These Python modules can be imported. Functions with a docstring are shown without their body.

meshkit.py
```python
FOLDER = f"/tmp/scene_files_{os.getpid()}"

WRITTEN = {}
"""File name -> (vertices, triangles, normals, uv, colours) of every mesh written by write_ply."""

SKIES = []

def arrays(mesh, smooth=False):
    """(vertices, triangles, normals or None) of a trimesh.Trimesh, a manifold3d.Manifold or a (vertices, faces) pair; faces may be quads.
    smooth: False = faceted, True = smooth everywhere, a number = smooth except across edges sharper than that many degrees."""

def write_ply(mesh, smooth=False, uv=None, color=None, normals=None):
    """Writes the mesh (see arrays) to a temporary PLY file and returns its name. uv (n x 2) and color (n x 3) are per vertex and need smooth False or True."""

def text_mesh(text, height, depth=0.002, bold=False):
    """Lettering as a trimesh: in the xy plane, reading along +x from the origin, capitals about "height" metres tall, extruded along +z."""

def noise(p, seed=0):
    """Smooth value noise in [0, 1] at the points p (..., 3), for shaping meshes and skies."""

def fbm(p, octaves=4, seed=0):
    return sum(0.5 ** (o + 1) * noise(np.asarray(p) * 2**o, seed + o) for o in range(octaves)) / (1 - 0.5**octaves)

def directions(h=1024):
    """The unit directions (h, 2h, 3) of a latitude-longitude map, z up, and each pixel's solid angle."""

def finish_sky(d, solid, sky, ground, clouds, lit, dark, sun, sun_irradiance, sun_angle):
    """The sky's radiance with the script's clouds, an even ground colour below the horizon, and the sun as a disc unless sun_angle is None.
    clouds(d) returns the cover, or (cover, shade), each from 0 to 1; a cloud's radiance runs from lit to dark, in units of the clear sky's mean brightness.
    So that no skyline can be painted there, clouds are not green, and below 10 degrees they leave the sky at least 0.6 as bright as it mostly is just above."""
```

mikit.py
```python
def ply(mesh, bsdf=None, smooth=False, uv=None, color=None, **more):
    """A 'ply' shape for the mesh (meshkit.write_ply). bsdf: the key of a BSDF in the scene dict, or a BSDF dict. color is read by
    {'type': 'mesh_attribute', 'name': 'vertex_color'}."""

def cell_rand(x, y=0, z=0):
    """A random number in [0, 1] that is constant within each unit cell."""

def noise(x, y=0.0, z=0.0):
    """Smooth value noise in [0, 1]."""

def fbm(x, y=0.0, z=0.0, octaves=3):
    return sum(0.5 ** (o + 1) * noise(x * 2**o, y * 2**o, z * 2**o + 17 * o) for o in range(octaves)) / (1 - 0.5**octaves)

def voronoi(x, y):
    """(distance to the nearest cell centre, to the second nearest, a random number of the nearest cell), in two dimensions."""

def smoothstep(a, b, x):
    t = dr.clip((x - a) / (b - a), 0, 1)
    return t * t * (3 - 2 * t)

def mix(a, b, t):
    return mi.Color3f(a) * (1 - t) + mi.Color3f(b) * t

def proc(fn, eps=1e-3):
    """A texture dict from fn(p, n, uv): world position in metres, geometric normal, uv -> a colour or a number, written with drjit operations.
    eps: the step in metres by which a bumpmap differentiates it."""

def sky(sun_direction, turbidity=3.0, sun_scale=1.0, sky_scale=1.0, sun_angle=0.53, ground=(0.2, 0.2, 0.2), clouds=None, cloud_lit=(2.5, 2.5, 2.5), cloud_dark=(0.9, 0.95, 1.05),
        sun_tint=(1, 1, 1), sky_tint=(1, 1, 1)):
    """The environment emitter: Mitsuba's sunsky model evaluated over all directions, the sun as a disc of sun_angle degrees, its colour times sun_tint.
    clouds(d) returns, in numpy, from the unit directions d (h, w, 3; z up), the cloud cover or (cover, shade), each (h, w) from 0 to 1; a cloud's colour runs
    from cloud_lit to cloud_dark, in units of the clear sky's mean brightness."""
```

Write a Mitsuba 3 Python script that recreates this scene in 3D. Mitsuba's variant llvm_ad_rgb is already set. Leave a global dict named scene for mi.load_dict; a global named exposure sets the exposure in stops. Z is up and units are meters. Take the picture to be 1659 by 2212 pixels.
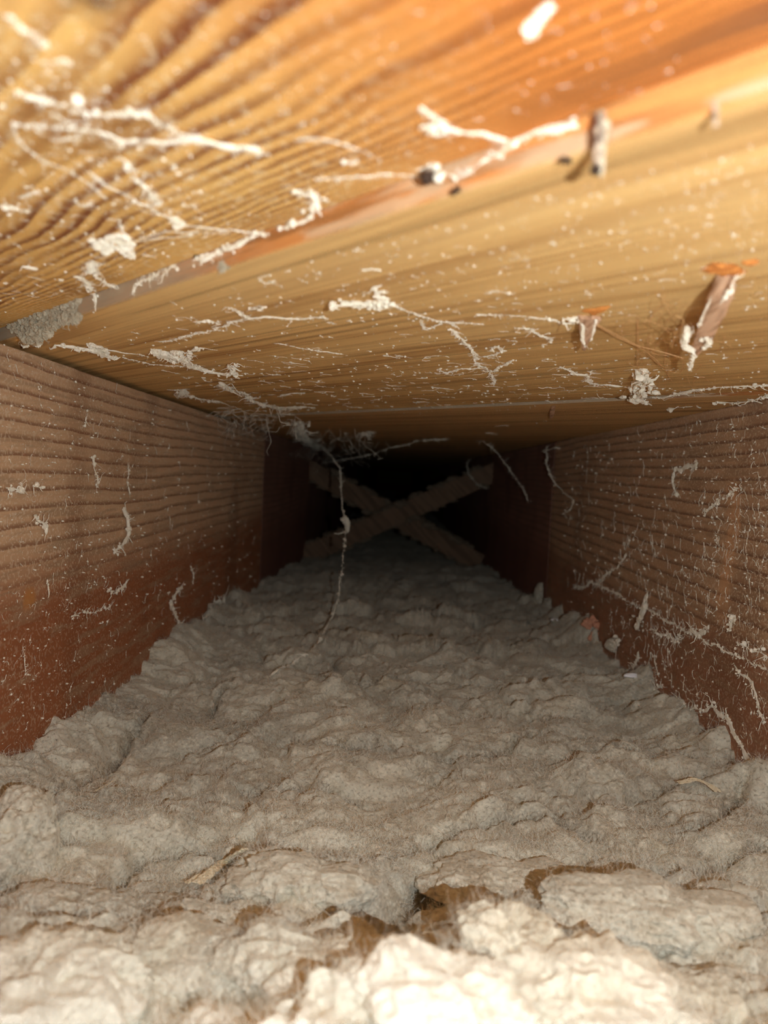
import math, sys
import numpy as np, trimesh, drjit as dr, mitsuba as mi
from shapely.geometry import Polygon, box as sbox
from scipy.spatial import cKDTree
import mikit, meshkit
from mikit import noise, fbm, voronoi, smoothstep, mix, proc

T = mi.ScalarTransform4f
rng = np.random.default_rng(7)
scene, labels = {}, {}

# ---------------------------------------------------------------- camera, light, exposure
F = 1534.0                                   # focal length in pixels of the 1659 x 2212 frame (24 mm equivalent)
ROLL = math.radians(2.8)                     # the phone was held slightly rolled
VX, VY = 850.0, 1028.0                       # where the joists converge
fov = 2 * math.degrees(math.atan(1659 / 2 / F))
fwd = np.array([VX - 829.5, -(VY - 1106.0), F])
scene['camera'] = {
    'type': 'thinlens', 'fov': fov, 'fov_axis': 'x', 'near_clip': 0.005, 'far_clip': 50.0,
    'aperture_radius': 0.0010, 'focus_distance': 0.36
}
# the camera looks slightly down and to the left of the bay's axis
def cam_matrix():
    c, s = math.cos(ROLL), math.sin(ROLL)
    # bay axis in camera space (right, up, forward)
    a = fwd / np.linalg.norm(fwd)
    # image-up of the bay's vertical after the roll: bay z shows as (sin, cos)
    up = np.array([s, c, 0.0]); up -= a * (up @ a); up /= np.linalg.norm(up)
    rt = np.cross(up, a)                     # (right, up, forward) seen as left-handed triple
    # rows: world X, Y, Z in camera coordinates
    return np.array([rt, a, up]).T           # world -> (right, up, forward)
W2C = cam_matrix()
cf, cu = W2C[2], W2C[1]
scene['camera']['to_world'] = T().look_at(origin=[0, 0, 0], target=[float(v) for v in cf], up=[float(v) for v in cu])
exposure = 0.0
# the phone's flash, low to the right of the lens; and a weak even fill added to lighten the shadows, entering by the opening behind the camera
scene['flash'] = {'type': 'spot', 'to_world': T().look_at(origin=[0.036, -0.026, 0.001], target=[0.03, 1.0, -0.02], up=[0, 0, 1]),
                  'intensity': {'type': 'rgb', 'value': [0.190, 0.206, 0.212]}, 'cutoff_angle': 88.0, 'beam_width': 52.0}
scene['fill_light'] = {'type': 'constant', 'radiance': {'type': 'rgb', 'value': [0.02, 0.02, 0.02]}}

# ---------------------------------------------------------------- helpers
def lin(r, g, b):
    return [((v / 255 + 0.055) / 1.055) ** 2.4 if v > 10 else v / 255 / 12.92 for v in (r, g, b)]

def ray(px, py):
    d = np.linalg.inv(W2C) @ np.array([px - 829.5, -(py - 1106.0), F])
    return d / d[1]
XL, XR, ZC, ZN, SEAM = -0.172, 0.196, 0.052, 0.0575, 0.1415
def at(px, py, where):
    """The point of the named surface that the pixel shows; a number is a distance along the bay."""
    d = ray(px, py)
    t = {'n': lambda: ZN / d[2], 'c': lambda: ZC / d[2], 'l': lambda: XL / d[0], 'r': lambda: XR / d[0],
         'e': lambda: SEAM / (d[0] + d[1]), 'w': lambda: -0.152 / d[2]}[where]() if isinstance(where, str) else where
    return d * t
NORMAL = {'n': (0, 0, -1), 'c': (0, 0, -1), 'l': (1, 0, 0), 'r': (-1, 0, 0), 'e': (-.7071, -.7071, 0), 'w': (0, 0, 1)}

def numbered(name):
    if name not in scene and name not in labels and not any(k.startswith(name + '__') for k in scene):
        return name
    k = 1
    while True:
        n = f'{name}_{k:03d}'
        if n not in scene and n not in labels and not any(q.startswith(n + '__') for q in scene):
            return n
        k += 1
def add(name, mesh, mat, parent=None, smooth=False, label=None, cat=None, group=None, kind=None, **kw):
    key = numbered((parent + '__' if parent else '') + name)
    scene[key] = mikit.ply(mesh, mat, smooth=smooth, **kw)
    tag(key, label, cat, group, kind)
    return key
def tag(key, label=None, cat=None, group=None, kind=None):
    d = {}
    if label: d['label'] = label
    if cat: d['category'] = cat
    if group: d['group'] = group
    if kind: d['kind'] = kind
    if d: labels[key] = d
def thing(name, label, cat, group=None, kind=None):
    key = numbered(name); tag(key, label, cat, group, kind); return key
def bsdf(name, tex, rough=0.9, bump=None, scale=1.0, spec=0.25, eps=1e-3):
    base = {'type': 'principled', 'base_color': tex, 'roughness': rough, 'specular': spec}
    if bump is not None:
        base = {'type': 'bumpmap', 'tex': proc(bump, eps=eps), 'scale': scale, 'nested': base}
    scene[name] = {'type': 'twosided', 'nested': base}
    return name
def rgb(c): return {'type': 'rgb', 'value': [float(v) for v in c]}
def mnoise(p, seed=0): return meshkit.noise(p, seed) * 2 - 1

class MB:
    """Collects vertices and faces for one mesh."""
    def __init__(s): s.v, s.f, s.n = [], [], 0
    def put(s, v, f):
        s.v.append(np.asarray(v, float)); s.f.append(np.asarray(f, int) + s.n); s.n += len(v)
    def mesh(s): return np.vstack(s.v), np.vstack(s.f)
    def tube(s, pts, rad, sides=5, flat=None, flatten=1.0):
        pts = np.asarray(pts, float); n = len(pts); rad = np.broadcast_to(rad, n)
        t = np.gradient(pts, axis=0); t /= np.linalg.norm(t, axis=1, keepdims=True) + 1e-12
        ref = np.array(flat if flat is not None else (0.31, 0.52, 0.79))
        a = np.cross(t, ref); la = np.linalg.norm(a, axis=1, keepdims=True)
        a = np.where(la > 1e-6, a / np.maximum(la, 1e-9), [1, 0, 0]); b = np.cross(a, t)
        th = np.arange(sides) / sides * 2 * np.pi
        ring = pts[:, None] + rad[:, None, None] * (np.cos(th)[None, :, None] * a[:, None] + flatten * np.sin(th)[None, :, None] * b[:, None])
        v = np.vstack([ring.reshape(-1, 3), pts[:1], pts[-1:]])
        i, j = np.meshgrid(np.arange(n - 1), np.arange(sides), indexing='ij'); i, j = i.ravel(), j.ravel(); k = (j + 1) % sides
        q = np.stack([i * sides + j, i * sides + k, (i + 1) * sides + k, (i + 1) * sides + j], 1)
        f = np.vstack([q[:, [0, 2, 1]], q[:, [0, 3, 2]]])
        j = np.arange(sides); k = (j + 1) % sides
        f = np.vstack([f, np.stack([np.full(sides, n * sides), j, k], 1), np.stack([np.full(sides, n * sides + 1), (n - 1) * sides + k, (n - 1) * sides + j], 1)])
        s.put(v, f)
    def blob(s, c, r, sub=1, amp=0.35, freq=1.3, seed=0, rot=None):
        m = ICO[sub]; v = m[0].copy()
        d = 1 + amp * mnoise(v * freq + seed * 7.13, seed) + amp * .5 * mnoise(v * freq * 2.7 + seed * 3.1, seed + 5)
        v = v * d[:, None] * np.broadcast_to(r, 3)
        if rot is not None: v = v @ rot.T
        s.put(v + c, m[1])
ICO = {k: ((lambda m: (np.array(m.vertices), np.array(m.faces)))(trimesh.creation.icosphere(subdivisions=k))) for k in (0, 1, 2, 3, 4, 5)}

def resample(pts, step):
    pts = np.asarray(pts, float); L = np.r_[0, np.cumsum(np.linalg.norm(np.diff(pts, axis=0), axis=1))]
    n = max(8, int(L[-1] / step) + 1); u = np.linspace(0, L[-1], n)
    return np.stack([np.interp(u, L, pts[:, k]) for k in range(3)], 1), L[-1]

# ---------------------------------------------------------------- materials
R2 = 1 / math.sqrt(2)
def grain_near(p, n, uv):
    s, q = (p.x - p.y) * R2, (p.x + p.y) * R2
    q = q + 0.009 * (fbm(s * 13, q * 16, 3) - .5) + 0.0022 * (fbm(s * 60, q * 90, 5) - .5) + 0.10 * dr.square(dr.minimum(s + 0.10, 0))
    ph = -10.3 * dr.log(dr.maximum(0.0112 - 0.097 * q, 0.0012))
    fr = ph - dr.floor(ph)
    late = smoothstep(0.30, 0.80, fr + .22 * (fbm(s * 90, q * 250, 1) - .5)) * (1 - smoothstep(0.90, 1.0, fr))
    return s, q, late
def col_near(p, n, uv):
    s, q, late = grain_near(p, n, uv)
    pale = smoothstep(-0.045, -0.125, s + .02 * (fbm(p.x * 40, p.y * 40, 2) - .5) + 0.3 * (q - 0.06))
    early = mix(lin(182, 110, 48), lin(212, 168, 100), pale)
    latec = mix(lin(104, 54, 20), lin(128, 80, 46), pale)
    c = mix(early, latec, late * (.12 + .95 * smoothstep(.25, .75, fbm(s * 22, q * 60, 8))))
    blot = smoothstep(.52, .78, fbm(s * 16, q * 42, 9, octaves=4))
    c = mix(c, lin(112, 62, 28), blot * .6)
    streak = smoothstep(.50, .72, fbm(s * 16, q * 340, 4, octaves=3))
    c = mix(c, lin(118, 62, 26), streak * .6 * (1 - .6 * pale))
    band = smoothstep(.086, .097, q) * smoothstep(-.085, -.02, s) * (.35 + .65 * smoothstep(.35, .6, fbm(s * 12, q * 420, 6)))
    c = mix(c, lin(82, 50, 32), band * .85)                      # dark weathered strip along the joint
    d = dr.sqrt(dr.square((s + .084) / .012) + dr.square((q - .034) / .006)) + 1.2 * (fbm(p.x * 200, p.y * 200, 3) - .5)
    c = mix(c, lin(70, 40, 26), (1 - smoothstep(.5, 1.5, d)) * .85)    # a small knot
    spk = smoothstep(.70, .80, noise(p.x * 900, p.y * 900, 2))
    return mix(c, lin(232, 214, 176), spk * .35 * pale)
def bump_near(p, n, uv):
    s, q, late = grain_near(p, n, uv)
    return late * .5 + .25 * noise(s * 300, q * 1800, 3) + .15 * noise(p.x * 1200, p.y * 1200, 6)
bsdf('near_board_wood', proc(col_near), .75, bump_near, 0.0004, .3, eps=2e-4)

def make_board(seed, base, dark, pale, edge, amt=1.0):
    def col(p, n, uv):
        s, q = (p.x - p.y) * R2, (p.x + p.y) * R2
        qq = q + 0.006 * (fbm(s * 7, q * 9, seed) - .5) + .08 * (s + .1) * dr.sin(q * 31 + seed) * .25
        fine = fbm(s * 14, qq * 900, seed + 1, octaves=3)
        mid = fbm(s * 6, qq * 190, seed + 2, octaves=3)
        c = mix(base, dark, amt * (smoothstep(.42, .78, fine) * .42 + smoothstep(.42, .75, mid) * .45))
        c = mix(c, pale, smoothstep(.5, .75, fbm(s * 5, qq * 60, seed + 3)) * .4)
        crack = smoothstep(.80, .86, noise(s * 5, qq * 260, seed + 6))
        c = mix(c, [v * .4 for v in dark], crack * .35)
        e = fbm(p.x * 60, p.y * 60, p.z * 300)
        ec = mix(edge, [v * .62 for v in edge], smoothstep(.4, .7, fbm(s * 50, p.z * 900, 5)))
        ec = mix(ec, lin(206, 190, 160), smoothstep(.5, .68, e) * .45)
        ec = mix(ec, lin(172, 160, 138), smoothstep(-.145, -.215, s + .05 * (e - .5)) * .8)     # dust thickens towards the joist
        return mix(c, ec, smoothstep(.5, .7, dr.sqrt(dr.square(n.x) + dr.square(n.y))))
    def bmp(p, n, uv):
        s, q = (p.x - p.y) * R2, (p.x + p.y) * R2
        return fbm(s * 20, q * 900, seed + 1) + .3 * noise(p.x * 1500, p.y * 1500, p.z * 1500)
    return col, bmp
c_, b_ = make_board(11, lin(204, 164, 106), lin(150, 104, 58), lin(216, 180, 122), lin(196, 130, 72))
bsdf('wide_board_wood', proc(c_), .75, b_, 0.00025, .3, eps=3e-4)
c2_, b2_ = make_board(41, lin(190, 150, 100), lin(130, 92, 56), lin(196, 156, 106), lin(150, 96, 52))
bsdf('far_board_wood', proc(c2_), .85, b2_, 0.00025, .2, eps=5e-4)

def joist_phase(z, y, seed, wav):
    """Growth-ring phase of a joist face (drjit or numpy): tight at the top edge, wide and flat lower down."""
    t = 0.056 - z + wav
    return 8.6 * t / 0.056 * (1 - 1.35 * t)
def joist_color(seed, up, low, line, zlow, zw, dust, scuff):
    def col(p, n, uv):
        wav = 0.008 * (fbm(p.y * 4, p.z * 8, seed) - .5) + 0.0016 * (fbm(p.y * 40, p.z * 60, seed) - .5) + 0.012 * (p.y - .4) * (0.056 - p.z) * 6
        ph = joist_phase(p.z, p.y, seed, wav)
        fr = ph - dr.floor(ph)
        late = smoothstep(.55, .9, fr) * (1 - smoothstep(.93, 1, fr))
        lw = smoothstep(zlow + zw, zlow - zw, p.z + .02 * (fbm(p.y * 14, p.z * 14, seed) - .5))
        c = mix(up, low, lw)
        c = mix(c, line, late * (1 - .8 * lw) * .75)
        c = mix(c, [v * .55 for v in low], smoothstep(.5, .8, fbm(p.y * 18, p.z * 10, seed + 2)) * .45)
        c = mix(c, [v * .6 for v in up], smoothstep(.5, .75, fbm(p.y * 30, p.z * 260, seed + 4)) * .5)
        fuzz = smoothstep(.58, .78, noise(p.y * 1100, p.z * 1100, seed)) * (.35 + .65 * noise(p.y * 30, p.z * 40, 3))
        c = mix(c, dust, fuzz * (.55 - .25 * lw))
        if scuff:
            d = dr.abs(p.y - .412 - .004 * dr.sin(p.z * 80)) / .011 + .9 * (fbm(p.y * 200, p.z * 60, 7) - .5)
            m = (1 - smoothstep(.2, 1.1, d)) * smoothstep(.012, .0, p.z) * smoothstep(-.085, -.06, p.z)
            c = mix(c, lin(224, 166, 116), m * .42)
        else:
            d = dr.sqrt(dr.square((p.y - .338) / .008) + dr.square((p.z + .067) / .008)) + .5 * (fbm(p.y * 300, p.z * 100, 2) - .5)
            c = mix(c, lin(190, 130, 72), (1 - smoothstep(.4, 1.0, d)) * .8)      # a pale bare fleck
        return c
    def bmp(p, n, uv):
        return noise(p.y * 900, p.z * 900, seed) * .6 + fbm(p.y * 200, p.z * 1200, seed)
    return col, bmp
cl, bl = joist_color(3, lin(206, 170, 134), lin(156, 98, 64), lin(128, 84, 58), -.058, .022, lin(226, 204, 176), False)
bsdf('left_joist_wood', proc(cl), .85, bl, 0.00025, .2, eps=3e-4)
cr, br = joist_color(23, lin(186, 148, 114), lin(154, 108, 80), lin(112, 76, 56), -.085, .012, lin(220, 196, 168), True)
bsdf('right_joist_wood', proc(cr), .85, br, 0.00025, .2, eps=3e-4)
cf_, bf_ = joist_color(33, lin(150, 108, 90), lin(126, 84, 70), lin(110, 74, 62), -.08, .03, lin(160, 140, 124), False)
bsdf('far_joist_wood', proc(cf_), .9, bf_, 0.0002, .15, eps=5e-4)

def col_wool(p, n, uv):
    a = fbm(p.x * 26, p.y * 26, p.z * 26, octaves=4)
    b = fbm(p.x * 140, p.y * 140, p.z * 140)
    c = mix(lin(182, 177, 162), lin(206, 201, 184), smoothstep(.35, .65, a))
    c = mix(c, lin(172, 158, 134), smoothstep(.52, .75, b) * .5)
    c = mix(c, lin(196, 176, 140), smoothstep(.6, .8, fbm(p.x * 17, p.y * 17, p.z * 17 + 9)) * .3)
    g = fbm(p.x * 900, p.y * 900, p.z * 900, octaves=3)
    c = mix(c, lin(132, 120, 100), smoothstep(.56, .74, g) * .55)
    c = mix(c, lin(232, 226, 208), smoothstep(.48, .28, g) * .45)
    near_lit = smoothstep(.178, .120, p.y + .05 * (fbm(p.x * 30, p.y * 30, p.z * 30 + 4) - .5))     # nearest wool painted whiter, putting the strong close light into its colour
    c = mix(c, lin(242, 238, 226), near_lit)
    return c
def bump_wool(p, n, uv):
    return fbm(p.x * 420, p.y * 420, p.z * 420, octaves=4) + .4 * noise(p.x * 2600, p.y * 2600, p.z * 2600)
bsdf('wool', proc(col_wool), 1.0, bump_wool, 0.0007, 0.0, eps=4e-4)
bsdf('wool_fibre', rgb(lin(212, 208, 194)), .9, spec=.1)
bsdf('dark_fibre', rgb(lin(112, 100, 86)), .9, spec=.1)
bsdf('tan_hair', rgb(lin(212, 166, 116)), .6, spec=.4)
bsdf('web', proc(lambda p, n, uv: mix(lin(226, 218, 196), lin(248, 243, 228), noise(p.x * 300, p.y * 300, p.z * 300))), 1.0, spec=0)
bsdf('grey_dust', proc(lambda p, n, uv: mix(lin(150, 138, 116), lin(196, 186, 164), fbm(p.x * 250, p.y * 250, p.z * 250))), 1.0,
     lambda p, n, uv: fbm(p.x * 500, p.y * 500, p.z * 500), .0012, 0.0, eps=4e-4)
bsdf('splinter_wood', proc(lambda p, n, uv: mix(lin(196, 158, 128), lin(150, 112, 84), smoothstep(.4, .7, fbm(p.x * 900, p.y * 120, p.z * 500)))), .8, spec=.2)
bsdf('torn_wood', proc(lambda p, n, uv: mix(lin(208, 136, 70), lin(178, 108, 54), smoothstep(.4, .7, fbm((p.x + p.y) * 900, (p.x - p.y) * 60, 3)))), .8, spec=.2)
bsdf('rust', proc(lambda p, n, uv: mix(lin(92, 74, 62), lin(168, 150, 128), smoothstep(.45, .62, fbm(p.x * 900, p.y * 900, p.z * 900)))), .8, spec=.3)
bsdf('dark_rust', proc(lambda p, n, uv: mix(lin(30, 20, 14), lin(62, 42, 28), noise(p.x * 900, p.y * 900, p.z * 900))), .8, spec=.3)
bsdf('brace_wood', proc(lambda p, n, uv: mix(lin(168, 138, 112), lin(130, 104, 84), smoothstep(.4, .7, fbm((p.x - p.z) * 12, (p.x + p.z) * 300, p.y * 40)))), .9, spec=.1)
bsdf('brace_dust', proc(lambda p, n, uv: mix(lin(140, 124, 104), lin(166, 148, 126), fbm(p.x * 90, p.y * 90, p.z * 90))), 1.0, spec=0)
bsdf('straw', proc(lambda p, n, uv: mix(lin(246, 238, 214), lin(226, 212, 174), fbm(p.x * 900, p.y * 900, p.z * 900))), .7, spec=.3)
bsdf('orange_scrap', proc(lambda p, n, uv: mix(lin(226, 172, 142), lin(190, 126, 98), fbm(p.x * 500, p.y * 500, p.z * 500))), .8, spec=.2)
bsdf('white_chip', rgb(lin(244, 244, 248)), .35, spec=.6)
bsdf('joint_black', rgb(lin(40, 28, 20)), 1.0, spec=0)

# ---------------------------------------------------------------- structure: boards overhead
labels['ceiling'] = {'label': 'diagonal plank ceiling of wide boards laid at forty five degrees over the joists', 'kind': 'structure'}
def board(q0, q1, z, mat, wob=0.0, ymax=7.7, chamfer=.0008, seed=0, label=None):
    """A board along the diagonal, its lower face at z, cut to the width that rests on the two joists."""
    s0, s1 = -5.8, .6
    n = 420
    ss = np.linspace(s0, s1, n)
    e0 = q0 + wob * mnoise(np.stack([ss * 60, ss * 0, ss * 0], 1), seed) + wob * .5 * mnoise(np.stack([ss * 240, ss * 0, ss * 0], 1), seed + 3)
    e1 = q1 + 0 * ss
    def xy(s, q): return np.stack([(s + q) * R2, (q - s) * R2], 1)
    poly = Polygon(np.vstack([xy(ss, e0), xy(ss[::-1], e1)])).buffer(0).intersection(sbox(XL - .05, -.12, XR + .05, ymax))
    if poly.is_empty: return None
    if poly.geom_type != 'Polygon': poly = max(poly.geoms, key=lambda g: g.area)
    m = trimesh.creation.extrude_polygon(poly, .0215 - (z - ZC) - chamfer, engine='earcut'); m.apply_translation([0, 0, z + chamfer])
    lowp = poly.buffer(-chamfer)
    m2 = trimesh.creation.extrude_polygon(lowp, chamfer * 1.5, engine='earcut'); m2.apply_translation([0, 0, z])
    return add('board', trimesh.util.concatenate([m, m2]), mat, 'ceiling', label=label)
QS = SEAM * R2
board(QS - .286, QS - .0006, ZN, 'near_board_wood', chamfer=.0003, label='nearest board, orange brown with broad wavy grain')
board(QS, QS + .2885, ZC, 'wide_board_wood', wob=.0006, chamfer=.0003, seed=2, label='wide tan board with fine straight grain')
q = QS + .2900
for k in range(19):
    board(q, q + .2865, ZC - (.0015 if k == 0 else 0), 'far_board_wood', wob=.0003, seed=5 + k)
    q += .288

# ---------------------------------------------------------------- joists (real ridged faces)
def joist(xf, side, y0, y1, mat, seed, ridge, ztop, zbot=-.184, ny=260, nz=420, thick=.05):
    """side +1: the face looks towards +x (left joist)."""
    yy = y0 + (y1 - y0) * (np.linspace(0, 1, ny) ** 1.5); zz = np.linspace(zbot, ztop, nz)
    Y, Z = np.meshgrid(yy, zz, indexing='ij')
    P = np.stack([Y, Z, 0 * Y], -1)
    wav = .008 * (meshkit.fbm(np.stack([Y * 4, Z * 8, 0 * Y + seed], -1), 3) - .5) + .0016 * (meshkit.fbm(np.stack([Y * 40, Z * 60, 0 * Y + seed], -1), 3) - .5) + .012 * (Y - .4) * (.056 - Z) * 6
    ph = joist_phase(Z, Y, seed, wav); fr = ph - np.floor(ph)
    prof = np.where(fr < .9, (fr / .9) ** 1.5, (1 - fr) / .1)
    fade = np.clip((Z + .10) / .06, .12, 1)
    h = ridge * fade * (prof - 1) + .0005 * (meshkit.fbm(np.stack([Y * 90, Z * 200, 0 * Y], -1), 3, seed) - .5) + .002 * (meshkit.fbm(np.stack([Y * 5, Z * 5, 0 * Y], -1), 2, seed) - .5)
    h[:, -1] -= .0012; h[:, 0] -= .001
    V = np.stack([xf + side * h, Y, Z], -1).reshape(-1, 3)
    idx = np.arange(ny * nz).reshape(ny, nz)
    qd = np.stack([idx[:-1, :-1], idx[1:, :-1], idx[1:, 1:], idx[:-1, 1:]], -1).reshape(-1, 4)
    if side < 0: qd = qd[:, ::-1]
    f = np.vstack([qd[:, [0, 1, 2]], qd[:, [0, 2, 3]]])
    # back, top, bottom and ends
    xb = xf - side * thick
    ringI = np.r_[idx[0, :], idx[1:, -1], idx[-1, -2::-1], idx[-2:0:-1, 0]]
    back = V[ringI].copy(); back[:, 0] = xb; nb = len(V); m = len(ringI)
    i = np.arange(m); j = (i + 1) % m
    w = np.vstack([np.stack([ringI[i], nb + i, ringI[j]], 1), np.stack([ringI[j], nb + i, nb + j], 1)])
    cap = np.stack([np.full(m - 2, nb), nb + np.arange(1, m - 1), nb + np.arange(2, m)], 1)
    tm = trimesh.Trimesh(np.vstack([V, back]), np.vstack([f, w if side > 0 else w[:, ::-1], cap if side < 0 else cap[:, ::-1]]), process=False)
    return tm
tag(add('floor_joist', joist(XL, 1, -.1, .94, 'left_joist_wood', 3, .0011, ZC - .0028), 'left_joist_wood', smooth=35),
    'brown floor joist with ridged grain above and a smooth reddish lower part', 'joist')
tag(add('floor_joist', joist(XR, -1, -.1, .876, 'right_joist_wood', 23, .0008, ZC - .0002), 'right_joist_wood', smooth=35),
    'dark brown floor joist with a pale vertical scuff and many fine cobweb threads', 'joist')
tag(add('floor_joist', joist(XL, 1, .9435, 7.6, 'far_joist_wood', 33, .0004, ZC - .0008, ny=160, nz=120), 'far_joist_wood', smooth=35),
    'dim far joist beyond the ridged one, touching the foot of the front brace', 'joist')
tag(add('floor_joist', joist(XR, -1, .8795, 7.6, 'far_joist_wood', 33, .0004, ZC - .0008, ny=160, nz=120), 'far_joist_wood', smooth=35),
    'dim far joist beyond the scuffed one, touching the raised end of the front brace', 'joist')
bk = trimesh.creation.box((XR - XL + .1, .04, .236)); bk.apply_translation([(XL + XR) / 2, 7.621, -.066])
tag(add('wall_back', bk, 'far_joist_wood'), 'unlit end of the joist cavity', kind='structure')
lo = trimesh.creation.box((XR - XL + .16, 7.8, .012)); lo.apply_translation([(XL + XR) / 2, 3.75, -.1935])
tag(add('floor', lo, 'far_joist_wood'), 'boards below the insulation', kind='structure')

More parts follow.
